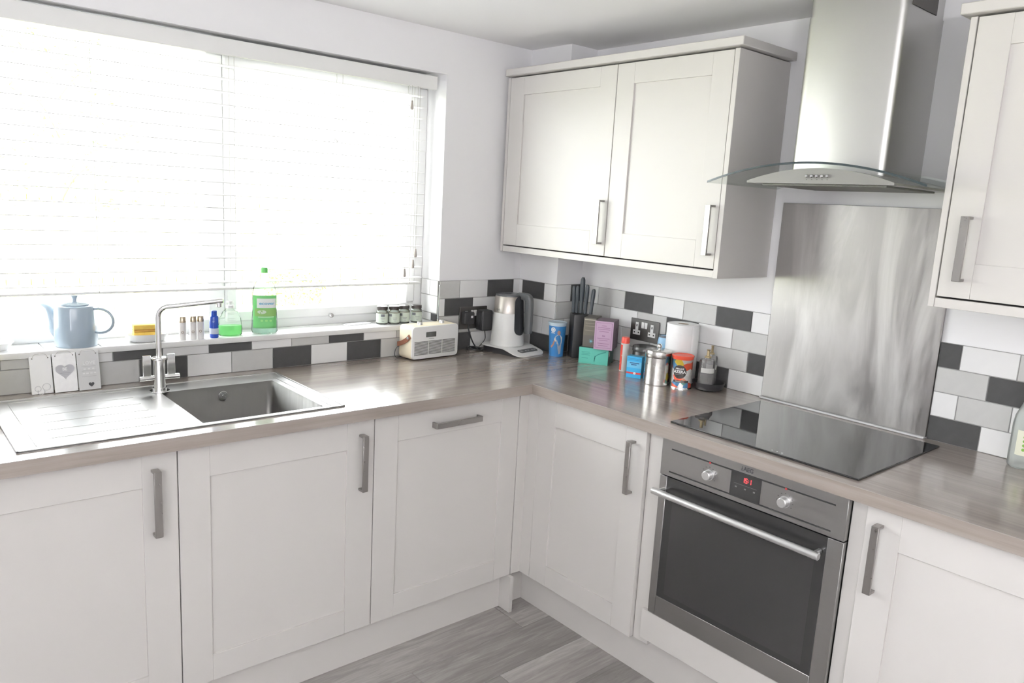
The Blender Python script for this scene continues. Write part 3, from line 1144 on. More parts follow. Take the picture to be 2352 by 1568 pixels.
def wall_unit(label, y_left, y_right, doors, ends, n_group=None):
    t = thing('wall_cabinet', label, 'cabinet', (-0.15, (y_left + y_right) / 2, UZ0))
    b2 = NB()
    lo, hi = y_right, y_left
    iL = 0.016 if 'L' in ends else 0.0
    iR = 0.016 if 'R' in ends else 0.0
    wbox(b2, 'R', lo + iR, hi - iL, 0.002, UX - 0.024, UZ0 + 0.03, UZ1)
    obj('carcass', b2, GAP, t, world=True, smooth=0)
    if 'L' in ends:
        obj('end_panel', wbox(NB(), 'R', hi - 0.016, hi, 0.002, UX, UZ0 + 0.001, UZ1, 0.001), CREAM, t, world=True)
    if 'R' in ends:
        obj('end_panel', wbox(NB(), 'R', lo, lo + 0.018, 0.002, UX + 0.003, UZ0, UZ1, 0.001), CREAM, t, world=True)
    obj('pelmet', wbox(NB(), 'R', lo + iR, hi - iL, 0.002, UX - 0.002, UZ0 + 0.001, UZ0 + 0.026, 0.001), CREAM, t, world=True)
    b2 = NB()
    cl = hi + (0.02 if 'L' in ends and hi < -0.1 else -0.002)
    cr = lo - (0.02 if 'R' in ends else 0.0)
    wbox(b2, 'R', cr, cl, 0.002, UX + 0.02, UZ1 + 0.004, UZ1 + 0.032, 0.002)
    obj('cornice', b2, CREAM, t, world=True)
    for (a0, a1, pa0, pa1, hy) in doors:
        dr = obj('door', shaker('R', a0, a1, UZ0 + 0.031, UZ1 - 0.002, pa0, pa1, 1.4655, 2.003, UX), CREAM, t, world=True)
        obj('handle', bar_handle('R', hy, 1.418, 1.5845, d=UX, w=0.02), HANDLE, dr, world=True, label='flat brushed nickel bar handle')
    return t


wall_unit('cream two-door wall cupboard between the corner and the extractor hood', -0.026, -1.167,
          [(-0.6475, -0.0445, -0.566, -0.131, -0.6225), (-1.1450, -0.6515, -1.066, -0.733, -1.1215)], 'LR')
wall_unit('cream wall cupboard at the right edge of the picture beside the hood', -1.832, -2.46,
          [(-2.455, -1.8515, -2.37, -1.931, -1.9015)], 'L')

# ------------------------------------------------------------------ extractor hood
hd = thing('extractor_hood', 'stainless steel chimney extractor hood with arched glass canopy above the hob', 'hood', (-0.2, -1.505, 1.65))
cy0, cy1 = -1.6445, -1.354
out = [(0, cy1), (-0.235, cy1)]
for i in range(0, 9):                      # left front corner, generous curve
    a = R(90 * i / 8)
    out.append((-0.235 - 0.020 * math.sin(a), cy1 - 0.028 * (1 - math.cos(a))))
for i in range(1, 8):                      # slightly bowed front
    s = i / 8
    out.append((-0.255 - 0.007 * math.sin(PI * s), cy1 - 0.028 - s * (cy1 - cy0 - 0.028 - 0.022)))
for i in range(0, 7):
    a = R(90 * i / 6)
    out.append((-0.255 + 0.016 * (1 - math.cos(a)), cy0 + 0.022 * (1 - math.sin(a))))
out += [(0, cy0)]
obj('chimney', prism(NB(), [(p[0] - 0.0005, p[1]) for p in out], 'z', 1.67, 2.150), HOOD, hd, world=True, smooth=50)
inn = [(p[0] * 0.985 - 0.0005, (p[1] + 1.4995) * 0.98 - 1.4995) for p in out]
up = obj('telescopic_section', prism(NB(), inn, 'z', 2.149, CE - 0.0005), HOOD, hd, world=True, smooth=50)
b2 = NB()
box(b2, -0.215, -0.055, cy0 - 0.0005, cy0 + 0.01, 2.155, 2.200)
obj('vent', b2, flat((0.09, 0.085, 0.08)), up, world=True, smooth=0)
# arched glass sheet
gy0, gy1 = -1.8305, -1.1685


def arch(y, h=0.058, z=1.652, a=gy0, b=gy1):
    q = (y - (a + b) / 2) / ((b - a) / 2)
    return z + h * (1 - q * q)


N = 28
ys_ = [gy0 + (gy1 - gy0) * i / N for i in range(N + 1)]
prof = [(y, arch(y)) for y in ys_] + [(y, arch(y) + 0.006) for y in reversed(ys_)]
gx = -0.418
cn = obj('glass_canopy', prism(NB(), prof, 'x', gx + 0.004, -0.0015), HGLASS, hd, world=True, smooth=50, label='curved tinted glass canopy')
obj('glass_edge', prism(NB(), prof, 'x', gx, gx + 0.0039), HEDGE, cn, world=True, smooth=50)
# steel body below the glass, with a curved fascia
by0_, by1_ = -1.742, -1.300
yb = [by0_ + (by1_ - by0_) * i / N for i in range(N + 1)]
bprof = [(y, arch(y, 0.0375, 1.661, by0_, by1_) + 0.0006) for y in reversed(yb)]
bprof = [(by0_, 1.6555), (by1_, 1.6555)] + bprof
body = obj('body', prism(NB(), bprof, 'x', -0.385, -0.002), HOOD, hd, world=True, smooth=50)
obj('fascia', prism(NB(), bprof, 'x', -0.400, -0.3855), plain('hood_fascia', (0.27, 0.265, 0.255), 0.55, metal=0.3), hd, world=True, smooth=50)
b2 = NB()
box(b2, -0.37, -0.05, -1.71, -1.335, 1.650, 1.6556, 0.001)
flt = obj('grease_filter', b2, plain('filter_mesh', (0.20, 0.20, 0.185), 0.5, metal=0.5, noise=0.2, scale=200), hd, world=True)
for i, yy in enumerate((-1.4945, -1.510, -1.5255, -1.541, -1.5565)):
    b2 = NB()
    cyl(b2, (-0.4, yy, 1.6765), (-0.4075, yy, 1.6765), 0.0052, 0.0046, n=16, bev=0.0012)
    obj('button', b2, CHROME, hd, world=True)
b2 = NB()
for yy in (-1.4945, -1.510, -1.5255, -1.541, -1.5565):
    box(b2, -0.4006, -0.3995, yy - 0.002, yy + 0.002, 1.6665, 1.6677)
obj('button_marks', b2, TEXT_D, hd, world=True, smooth=0)

# ------------------------------------------------------------------ sockets


def socket(label, side, a, z, w=0.148, h=0.090):
    loc = (a, -0.007, z) if side == 'L' else (-0.007, a, z)
    t = thing('double_socket', label, 'socket', loc)
    d0 = 0.0072
    obj('plate', wbox(NB(), side, a - w / 2, a + w / 2, d0, d0 + 0.006, z - h / 2, z + h / 2, 0.0015), NICKEL, t, world=True)
    s = -1 if side == 'R' else 1
    for k in (-1, 1):
        b3 = NB()
        ac = a + k * 0.040
        dd = d0 + 0.0061
        wbox(b3, side, ac - 0.0075, ac + 0.0075, dd - 0.0003, dd + 0.0012, z - 0.004, z + 0.030)
        wbox(b3, side, ac - 0.019, ac + 0.019, dd - 0.0003, dd + 0.0012, z - 0.022, z - 0.003)
        ins = obj('insert', b3, WHITE, t, world=True, smooth=0)
        for (p, q, ww, hh) in ((0, 0.017, 0.0022, 0.005), (-0.011, -0.0125, 0.0032, 0.0028), (0.011, -0.0125, 0.0032, 0.0028)):
            b3 = NB()
            wbox(b3, side, ac + p - ww, ac + p + ww, dd + 0.001, dd + 0.0016, z + q - hh, z + q + hh)
            obj('pin_hole', b3, GAP, ins, world=True, smooth=0)
        b3 = NB()
        wbox(b3, side, a + k * 0.0085 - 0.007, a + k * 0.0085 + 0.007, dd - 0.0003, dd + 0.003, z + 0.008, z + 0.034, 0.001)
        obj('rocker', b3, WHITE, t, world=True)
    return t


socket('black nickel double socket on the hob wall with nothing plugged in', 'R', -0.640, 1.063, w=0.150)
socket('dark double socket left of the kettle holding two black plugs', 'L', -0.427, 1.048, w=0.152, h=0.098)
pl = thing('mains_plug', 'small black three-pin plug in the left half of the corner socket', 'plug', (-0.466, -0.0145, 1.05))
b2 = NB()
box(b2, -0.030, 0.024, -0.030, 0, -0.026, 0.028, bev=0.007, seg=2)
obj('shell', b2, BLACK, pl)
obj('sticker', B(0.002, 0.013, -0.0304, -0.029, 0.002, 0.012), flat((0.7, 0.7, 0.7)), pl, smooth=0)
b2 = NB()
tube(b2, curve_pts([(0, -0.016, -0.024), (0.0, -0.019, -0.05), (0.012, -0.022, -0.085), (0.030, -0.020, -0.115), (0.045, -0.03, -0.1385)], 6), 0.0033, n=8)
obj('cable', b2, BLACK, pl)
pl = thing('power_adapter', 'bulky black ribbed plug-in adapter beside the small plug', 'adapter', (-0.3865, -0.0145, 1.045))
b2 = NB()
box(b2, -0.030, 0.030, -0.052, 0, -0.052, 0.040, bev=0.009, seg=3)
for i in range(5):
    box(b2, -0.0312, 0.0312, -0.044 + i * 0.008, -0.041 + i * 0.008, -0.04, 0.028, bev=0.001)
obj('shell', b2, BLACK, pl)
b2 = NB()
tube(b2, curve_pts([(0.008, -0.02, -0.05), (0.012, -0.022, -0.075), (0.004, -0.03, -0.095), (-0.03, -0.04, -0.118), (-0.052, -0.045, -0.1345)], 6), 0.0020, n=8)
obj('cable', b2, BLACK, pl)
tag(obj('coiled_cable', tube(NB(), curve_pts([(-0.475, -0.035, H + 0.004), (-0.43, -0.02, H + 0.004), (-0.40, -0.05, H + 0.0035), (-0.43, -0.075, H + 0.0035), (-0.47, -0.055, H + 0.01), (-0.46, -0.028, H + 0.014), (-0.42, -0.035, H + 0.011), (-0.410, -0.06, H + 0.004), (-0.416, -0.085, H + 0.004)], 8), 0.0035, n=8), BLACK), 'black cable looped on the worktop between radio and kettle', 'cable')


# ------------------------------------------------------------------ radio
rw, rd, rh = 0.240, 0.088, 0.139
ra = R(3.5)
rad = thing('radio', 'cream portable retro radio with slatted front and leather handle', 'radio', (-0.7035, -0.077, H), ra)
b2 = NB()
prism(b2, rounded(rw, rh - 0.004, 0.016, 5, 0, rh / 2 + 0.002), 'y', -rd / 2 + 0.006, rd / 2, bev=0.003)
obj('case', b2, CREAMP, rad)
fy = -rd / 2
b2 = NB()
prism(b2, rounded(rw - 0.002, rh - 0.006, 0.015, 5, 0, rh / 2 + 0.002), 'y', fy, fy + 0.010, bev=0.003)
fr = obj('front_panel', b2, WHITE, rad)
b2 = NB()
box(b2, -rw / 2 + 0.012, rw / 2 - 0.018, fy - 0.0004, fy + 0.004, 0.020, 0.079)
obj('speaker_recess', b2, flat((0.10, 0.10, 0.10)), fr, smooth=0)
ga, gb_ = -rw / 2 + 0.012, rw / 2 - 0.018
for i in range(13):
    zz = 0.0205 + i * 0.00475
    b2 = B(ga, gb_, fy - 0.002, fy + 0.002, zz, zz + 0.0019, bev=0.0003)
    obj('grille_slat', b2, WHITE, fr)
for k_ in (1, 2):
    xx = ga + (gb_ - ga) * k_ / 3
    obj('grille_bar', B(xx - 0.001, xx + 0.001, fy - 0.0022, fy + 0.002, 0.020, 0.079), WHITE, fr, smooth=0)
dsp = obj('display', B(-0.056 + 0.005, 0.001, fy - 0.0012, fy + 0.002, 0.093, 0.114, bev=0.0006), flat((0.09, 0.095, 0.085), 0.15), fr)
obj('lettering', B(-0.036, -0.010, fy - 0.0006, fy + 0.001, 0.0855, 0.0875), flat((0.25, 0.25, 0.25)), fr, smooth=0)
for kx in (-0.052, 0.062):
    b2 = NB()
    cyl(b2, (kx, 0.0, rh - 0.001), (kx, 0.0, rh + 0.012), 0.0115, 0.0105, n=24, bev=0.0012)
    obj('knob', b2, BRIGHT, rad)
for s in (-1, 1):
    b2 = NB()
    cyl(b2, (s * (rw / 2), -0.020, rh * 0.66), (s * (rw / 2 + 0.008), -0.020, rh * 0.66), 0.006, n=16, bev=0.001)
    obj('handle_stud', b2, BRIGHT, rad)
b2 = NB()
# leather strap hanging down behind the case, hooked on the studs at either end
pth = [(-rw / 2 - 0.0015, -0.030, rh * 0.72), (-rw / 2 - 0.004, -0.012, rh * 0.60), (-rw / 2 - 0.006, 0.022, rh * 0.47), (-rw / 2 - 0.006, 0.046, rh * 0.42), (-rw / 2 + 0.02, 0.0485, rh * 0.40), (0, 0.049, rh * 0.39), (rw / 2 - 0.02, 0.0485, rh * 0.40), (rw / 2 + 0.006, 0.046, rh * 0.42), (rw / 2 + 0.006, 0.022, rh * 0.47), (rw / 2 + 0.004, -0.012, rh * 0.60), (rw / 2 + 0.0015, -0.030, rh * 0.72)]
pp = curve_pts(pth, 5)
ra_, rb_ = [], []
for i, p in enumerate(pp):
    d_ = (pp[min(i + 1, len(pp) - 1)] - pp[max(i - 1, 0)]).normalized()
    nrm = Vector((-d_.y, d_.x, 0))
    nrm = nrm.normalized() if nrm.length > 1e-4 else Vector((1, 0, 0))
    wv = d_.cross(nrm).normalized() * 0.009
    th_ = nrm * 0.0015
    ra_.append([b2.verts.new(p + wv + th_), b2.verts.new(p - wv + th_), b2.verts.new(p - wv - th_), b2.verts.new(p + wv - th_)])
for A_, B_ in zip(ra_, ra_[1:]):
    for q in range(4):
        b2.faces.new((A_[q], A_[(q + 1) % 4], B_[(q + 1) % 4], B_[q]))
b2.faces.new(ra_[0][::-1])
b2.faces.new(ra_[-1])
obj('handle_strap', b2, LEATHER, rad, label='tan leather carrying strap')
b2 = NB()
cyl(b2, (0.068, 0.034, rh - 0.002), (0.068, 0.034, rh + 0.01), 0.004, n=12)
tube(b2, [(0.068, 0.034, rh + 0.006), (0.071, 0.037, rh + 0.055), (0.078, 0.041, rh + 0.150)], 0.002, n=8, rs=[0.0026, 0.0022, 0.0015])
cyl(b2, (0.078, 0.041, rh + 0.148), (0.0785, 0.041, rh + 0.154), 0.0024, n=10)
obj('aerial', b2, CHROME, rad, label='extended chrome telescopic aerial')
b2 = NB()
tube(b2, curve_pts([(-rw / 2 + 0.006, 0.040, 0.050), (-rw / 2 - 0.010, 0.047, 0.042), (-rw / 2 - 0.020, 0.045, 0.018), (-rw / 2 - 0.014, 0.040, 0.0035), (-rw / 2 + 0.02, 0.047, 0.0035)], 6), 0.0018, n=8)
obj('power_cable', b2, BLACK, rad)

# ------------------------------------------------------------------ kettle on its base
kx, ky, ka = -0.309, -0.113, R(-35)
ks = thing('kettle_stand', 'white wedge-shaped stand with dark control strip under the kettle', 'kettle stand', (kx, ky, H), R(8))
def topz(yy):
    if yy > -0.06:
        return 0.030
    q = min(1.0, (-0.06 - yy) / 0.095)
    return 0.030 - 0.024 * q


def wedge(outline, dtop, zbot):
    """plate following the stand's slope: top dtop below topz, bottom given by zbot(y)"""
    t = bmesh.new()
    t.faces.new([t.verts.new((p[0], p[1], 0)) for p in outline])
    for cval in (0.05, 0.0, -0.04, -0.06, -0.085, -0.11, -0.135):
        bmesh.ops.bisect_plane(t, geom=list(t.verts) + list(t.edges) + list(t.faces), plane_co=(0, cval, 0), plane_no=(0, 1, 0))
    ex_ = bmesh.ops.extrude_face_region(t, geom=list(t.faces))
    tvs = {v for v in ex_['geom'] if isinstance(v, bmesh.types.BMVert)}
    for v in t.verts:
        v.co.z = topz(v.co.y) - dtop if v in tvs else zbot(v.co.y)
    return t


obj('foot', wedge(rounded(0.176, 0.226, 0.036, 6, 0, -0.0325), 0.0052, lambda q: 0.0), BLACK, ks, smooth=30)
obj('cover', wedge(rounded(0.186, 0.245, 0.040, 6, 0, -0.0325), 0.0, lambda q: topz(q) - 0.0052), WHITE, ks, smooth=30)
sl = math.atan2(0.024, 0.095)
b2 = NB()
prism(b2, rounded(0.118, 0.030, 0.012, 5), 'z', 0, 0.0008)
place(b2, (0.012, -0.112, topz(-0.112) + 0.0002), (1, 0, 0), (0, math.cos(sl), math.sin(sl)))
cs = obj('control_strip', b2, DGREY, ks)
b2 = NB()
tr_ = bmesh.new()
lathe(tr_, [(0.0075, 0), (0.0095, 0), (0.0095, 0.0005), (0.0075, 0.0005), (0.0075, 0)], 20)
shift(tr_, -0.043, 0, 0)
merge(b2, tr_)
box(b2, -0.046, -0.040, -0.004, 0.004, 0, 0.0005)
for xx in (-0.012, 0.004, 0.030, 0.045):
    box(b2, xx - 0.005, xx + 0.005, -0.003, 0.003, 0, 0.0005)
place(b2, (0.012, -0.112, topz(-0.112) + 0.0011), (1, 0, 0), (0, math.cos(sl), math.sin(sl)))
obj('button_marks', b2, flat((0.45, 0.45, 0.45)), cs, smooth=0)

kt = thing('kettle', 'white and brushed steel jug kettle with dark grey handle', 'kettle', (kx, ky, H + 0.030), R(-62))
b2 = NB()
lathe(b2, [(0, 0), (0.074, 0), (0.0745, 0.004), (0.0655, 0.143), (0.0, 0.143)], 48)
obj('jug', b2, WHITE, kt)
b2 = NB()
lathe(b2, [(0.0650, 0.143), (0.0662, 0.1435), (0.0618, 0.215), (0.060, 0.217), (0.0, 0.217)], 48)
obj('steel_collar', b2, brushed('kettle_steel', (0.50, 0.465, 0.43), 0.40, (120, 120, 2), rvar=0.05), kt, label='brushed steel upper collar')
b2 = NB()
lathe(b2, [(0.061, 0.216), (0.0605, 0.222), (0.050, 0.2255), (0.0, 0.2255)], 40)
box(b2, -0.02, 0.012, -0.014, 0.014, 0.2245, 0.2285, bev=0.0015)
obj('lid', b2, DGREY, kt)
# handle: wide dark strip up the side (local +x) that arches over to the lid
b2 = NB()
pts = curve_pts([(0.040, 0, 0.2175), (0.070, 0, 0.219), (0.088, 0, 0.214), (0.0945, 0, 0.196), (0.0955, 0, 0.150), (0.0955, 0, 0.100), (0.0945, 0, 0.058)], 6)
prev = []
for i, p in enumerate(pts):
    d_ = (pts[min(i + 1, len(pts) - 1)] - pts[max(i - 1, 0)]).normalized()
    n_ = Vector((d_.z, 0, -d_.x))
    w_ = 0.0195
    t_ = 0.0145
    ring = []
    for (qa, qb) in ((1, .6), (.8, 1), (-.8, 1), (-1, .6), (-1, -.6), (-.8, -1), (.8, -1), (1, -.6)):
        ring.append(b2.verts.new(p + Vector((0, w_ * qa, 0)) + n_ * t_ * qb))
    prev.append(ring)
for A_, B_ in zip(prev, prev[1:]):
    for q in range(8):
        b2.faces.new((A_[q], A_[(q + 1) % 8], B_[(q + 1) % 8], B_[q]))
b2.faces.new(prev[0][::-1])
b2.faces.new(prev[-1])
obj('handle', b2, DGREY, kt, label='dark grey curved handle')
b2 = NB()
# long water-gauge window with rounded foot, lying on the jug below the handle
t = bmesh.new()
prism(t, rounded(0.056, 0.170, 0.027, 6), 'z', 0.0, 0.004)
bmesh.ops.bisect_plane(t, geom=list(t.verts) + list(t.edges) + list(t.faces), plane_co=(0, 0, 0), plane_no=(1, 0, 0))
wrap(t, 0.0668, -R(21), 0.134)
for v in t.verts:
    rr = math.hypot(v.co.x, v.co.y)
    tgt = 0.0745 - 0.009 * v.co.z / 0.143
    k_ = (tgt + (rr - 0.0668)) / rr
    v.co.x *= k_
    v.co.y *= k_
merge(b2, t)
obj('water_gauge', b2, clear('smoked_gauge', (0.3, 0.31, 0.33), 0.05, (0.10, 0.105, 0.115), 0.85), kt, label='smoked grey water gauge')
b2 = NB()
for px_, pz_ in ((-0.008, 0.002), (-0.004, -0.002), (0.001, 0.002), (0.006, 0.0), (0.006, 0.004)):
    t = disc(0.0017, 0.0003, 8)
    shift(t, px_, pz_)
    merge(b2, t)
wrap(b2, 0.0668, R(-112), 0.157)
obj('lettering', b2, TEXT_D, kt, smooth=0)

# ------------------------------------------------------------------ things left of the canister
# paper cup
cup = thing('paper_cup', 'tall blue paper cup with a round white crest standing by the black knife block', 'cup', (-0.178, -0.294, H))
b2 = L([(0, 0.004), (0.029, 0.004), (0.029, 0), (0.0305, 0), (0.0385, 0.142), (0.0400, 0.143), (0.0405, 0.146), (0.0395, 0.148), (0.037, 0.146), (0.034, 0.11), (0, 0.11)], 40)
obj('cup_body', b2, flat((0.045, 0.21, 0.50), 0.4), cup)
b2 = L([(0.0382, 0.134), (0.0392, 0.134), (0.0402, 0.1425), (0.0418, 0.1432), (0.0418, 0.149), (0.039, 0.1495), (0.036, 0.1465), (0, 0.1465)], 40)
obj('rim', b2, flat((0.55, 0.66, 0.74), 0.4), cup)
CA = R(-143)   # towards the camera


def on_cup(bm_, dx_, z_):
    for v in bm_.verts:
        zz = z_ + v.co.y
        rr = 0.0305 + 0.008 * zz / 0.142 + 0.0003
        a = CA + (dx_ + v.co.x) / rr
        rr += v.co.z
        v.co = Vector((rr * math.cos(a), rr * math.sin(a), zz))
    return bm_


b2 = NB()
for k_ in range(12):
    a = 2 * PI * k_ / 12
    t = disc(0.0028, 0.0006, 10)
    shift(t, 0.0085 * math.cos(a), 0.0085 * math.sin(a))
    merge(b2, t)
t = disc(0.0048, 0.0006, 14)
merge(b2, t)
on_cup(b2, -0.013, 0.118)
obj('crest', b2, TEXT_W, cup, smooth=0)
b2 = patch(0.018, 0.003, 0.0006)
on_cup(b2, -0.013, 0.104)
obj('crest_line', b2, TEXT_W, cup, smooth=0)
# printed sportsman: a plain generic figure in a pale shirt, one arm reaching down
def cup_poly(name, polys, col):
    b3 = NB()
    for pl_ in polys:
        prism(b3, pl_, 'z', 0, 0.0005 if name != 'printed_skin' else 0.0007)
    on_cup(b3, 0.010, 0.066)
    obj(name, b3, flat(col), cup, smooth=0)


cup_poly('printed_trousers', [[(-0.002, -0.006), (0.016, -0.004), (0.014, -0.052), (0.005, -0.056), (0.000, -0.030)]], (0.36, 0.40, 0.47))
cup_poly('printed_shirt', [[(-0.013, 0.022), (-0.003, 0.031), (0.010, 0.030), (0.018, 0.020), (0.017, -0.008), (-0.004, -0.010), (-0.006, 0.004), (-0.012, 0.000), (-0.018, 0.010)]], (0.60, 0.59, 0.57))
cup_poly('printed_skin', [[(0.003 + 0.0072 * math.cos(R(a)), 0.040 + 0.0105 * math.sin(R(a))) for a in range(0, 360, 24)], [(-0.013, 0.002), (-0.017, 0.008), (-0.024, -0.012), (-0.033, -0.022), (-0.030, -0.029), (-0.022, -0.022), (-0.016, -0.012)]], (0.42, 0.23, 0.18))

# knife block with five knives
kb = thing('knife_block', 'tall black rectangular knife block holding dark-handled knives', 'knife block', (-0.109, -0.357, H), R(-28))
obj('block', B(-0.036, 0.040, -0.033, 0.033, 0, 0.190, bev=0.003, seg=2), BLACK, kb)


def knife(label, x, y, h, w, tx_, lean=0.0):
    t = thing('knife', label, 'knife', (0, 0, 0), 0, 'knives in the black block')
    m = Matrix.Translation((-0.109, -0.357, H + 0.1905)) @ Matrix.Rotation(R(-28), 4, 'Z')
    p = m @ Vector((x, y, 0))
    t.location = p
    t.rotation_euler = (0, 0, R(-28))
    WM[t.name] = Matrix.Translation(p)
    b3 = NB()
    pr = [(0, 0), (w * .8, 0.002), (w * .75, h * .3), (w, h * .7), (w * .9, h * .93), (w * .5, h), (0, h)]
    lathe(b3, pr, 14)
    for v in b3.verts:
        v.co.y *= 0.75
        v.co.x += lean * v.co.z
    obj('handle', b3, flat((0.042, 0.052, 0.062), 0.4), t)
    b3 = NB()
    box(b3, -0.008, 0.008, -0.001, 0.001, -0.12, 0.001)
    return t


knife('tallest dark knife handle at the centre of the black block', 0.004, 0.004, 0.158, 0.0118, 0)
knife('second dark knife handle, just right of the tallest in the block', 0.018, -0.012, 0.128, 0.0098, 0, 0.03)
knife('short dark knife handle leaning apart at the far right of the block', 0.040, -0.024, 0.112, 0.0098, 0, 0.06)
knife('dark knife handle just left of the tallest in the block', -0.013, 0.010, 0.120, 0.0095, 0, -0.02)
knife('dark knife handle at the far left of the block', -0.026, 0.018, 0.118, 0.0095, 0, -0.03)

# teal box lying flat, grey tea box and mauve box on it
ba = math.atan2(-0.1066, 0.0627) + PI / 2   # long face turned to the room
u = Vector((0.0627, -0.1066, 0)).normalized()
v_ = Vector((-u.y, u.x, 0))
tb = thing('tea_box', 'flat teal cardboard box lying under the mauve and grey boxes', 'box', (-0.1956, -0.4493, H), math.atan2(u.y, u.x))
lw_, ld_ = 0.126, 0.110
obj('carton', B(0, lw_, 0.0012, ld_, 0, 0.068, bev=0.0008), flat((0.055, 0.13, 0.115), 0.5), tb)
obj('front_print', B(0.0004, lw_ - 0.0004, 0, 0.0014, 0.0004, 0.0676), flat((0.12, 0.52, 0.42), 0.5), tb, smooth=0)
b2 = NB()
for zz, x0_, x1_ in ((0.048, 0.012, 0.046), (0.042, 0.014, 0.05), (0.036, 0.012, 0.048), (0.022, 0.014, 0.040)):
    box(b2, x0_, x1_, -0.0003, 0.001, zz, zz + 0.002)
for i in range(12):
    s = i / 11
    box(b2, 0.066 + 0.045 * s, 0.071 + 0.045 * s, -0.0003, 0.001, 0.024 + 0.030 * s ** 0.5, 0.027 + 0.031 * s ** 0.5)
    box(b2, 0.066 + 0.002 * s, 0.069 + 0.003 * s, -0.0003, 0.001, 0.012 + 0.020 * s, 0.016 + 0.020 * s)
obj('print', b2, flat((0.05, 0.30, 0.26)), tb, smooth=0)
obj('price_sticker', B(lw_ - 0.0005, lw_ + 0.0004, 0.012, 0.030, 0.036, 0.056), flat((0.50, 0.45, 0.42)), tb, smooth=0)
gbx = thing('tea_box', 'grey-brown tea box standing behind the mauve box, against the knife block', 'box', (-0.182, -0.452, H + 0.0683), math.atan2(u.y, u.x))
obj('carton', B(0, 0.0535, 0.003, 0.100, 0, 0.124, bev=0.0008), flat((0.125, 0.115, 0.10), 0.5), gbx)
obj('front_print', B(0.001, 0.0525, 0.0022, 0.0032, 0.05, 0.119), flat((0.155, 0.14, 0.11), 0.5), gbx, smooth=0)
obj('pale_frame', B(0.003, 0.0515, 0.0012, 0.0024, 0.1135, 0.1185), flat((0.40, 0.38, 0.31), 0.5), gbx, smooth=0)
b2 = NB()
for k_ in range(8):
    a = 2 * PI * k_ / 8
    t = NB()
    prism(t, [(0, -0.0012), (0.012, 0), (0, 0.0012)], 'z', 0, 0.0004)
    t.transform(Matrix.Rotation(a, 4, 'Z'))
    merge(b2, t)
place(b2, (0.036, 0.0018, 0.026), (1, 0, 0), (0, 0, 1))
obj('flower_print', b2, flat((0.22, 0.50, 0.62)), gbx, smooth=0)
b2 = NB()
for zz in (0.070, 0.088, 0.100):
    box(b2, 0.008, 0.048, 0.0018, 0.0023, zz, zz + 0.002)
obj('print', b2, flat((0.30, 0.28, 0.23)), gbx, smooth=0)
mvo = Vector((-0.1795, -0.4985, 0)) + Vector((0.004, 0.0, 0))
mb = thing('tea_box', 'mauve cardboard tea box with pink printed face standing on the teal box', 'box', (-0.1785, -0.5135, H + 0.0683), math.atan2(u.y, u.x))
obj('carton', B(0, 0.079, 0.0014, 0.107, 0, 0.120, bev=0.0008), flat((0.17, 0.125, 0.155), 0.5), mb)
obj('front_print', B(0.0005, 0.0785, 0.0, 0.0016, 0.0005, 0.1195), flat((0.52, 0.36, 0.50), 0.5), mb, smooth=0)
b2 = NB()
fx0, fx1, fz0_, fz1_ = 0.006, 0.073, 0.008, 0.113
for (a, b_, c, d_) in ((fx0, fx1, fz0_, fz0_ + 0.001), (fx0, fx1, fz1_ - 0.001, fz1_), (fx0, fx0 + 0.001, fz0_, fz1_), (fx1 - 0.001, fx1, fz0_, fz1_)):
    box(b2, a, b_, -0.0003, 0.001, c, d_)
for zz, hw in ((0.100, 0.010), (0.092, 0.026), (0.085, 0.026), (0.076, 0.020), (0.056, 0.006), (0.059, 0.006), (0.047, 0.026), (0.039, 0.018), (0.026, 0.024), (0.017, 0.020)):
    box(b2, 0.0395 - hw, 0.0395 + hw, -0.0003, 0.001, zz, zz + 0.0016)
obj('print', b2, flat((0.24, 0.12, 0.23)), mb, smooth=0)
obj('side_mark', B(0.0788, 0.0794, 0.055, 0.063, 0.076, 0.088), flat((0.07, 0.05, 0.07)), mb, smooth=0)

# red-topped white tube
st = thing('spray_tube', 'slim white tube with red cap standing beside the mauve box', 'tube', (-0.1385, -0.651, H))
obj('tube_body', L([(0, 0), (0.0168, 0), (0.0175, 0.002), (0.0172, 0.108), (0.0178, 0.110), (0.0178, 0.114), (0.015, 0.115), (0, 0.115)], 32), flat((0.80, 0.79, 0.77), 0.35), st)
obj('cap', L([(0.0165, 0.1145), (0.0170, 0.115), (0.0166, 0.134), (0.0145, 0.139), (0, 0.140)], 32), flat((0.72, 0.085, 0.055), 0.35), st)
b2 = NB()
t = patch(0.013, 0.104, 0.0005)
wrap(t, 0.0177, R(-143) - 0.88, 0.056)
merge(b2, t)
obj('red_panel', b2, flat((0.70, 0.075, 0.05), 0.35), st)
b2 = NB()
t = NB()
prism(t, [(-0.006, -0.020), (-0.002, -0.022), (0.008, 0.016), (0.005, 0.018)], 'z', 0, 0.0004)
wrap(t, 0.0183, R(-143) - 0.86, 0.050)
merge(b2, t)
obj('pale_stripe', b2, flat((0.72, 0.60, 0.46)), st, smooth=0)

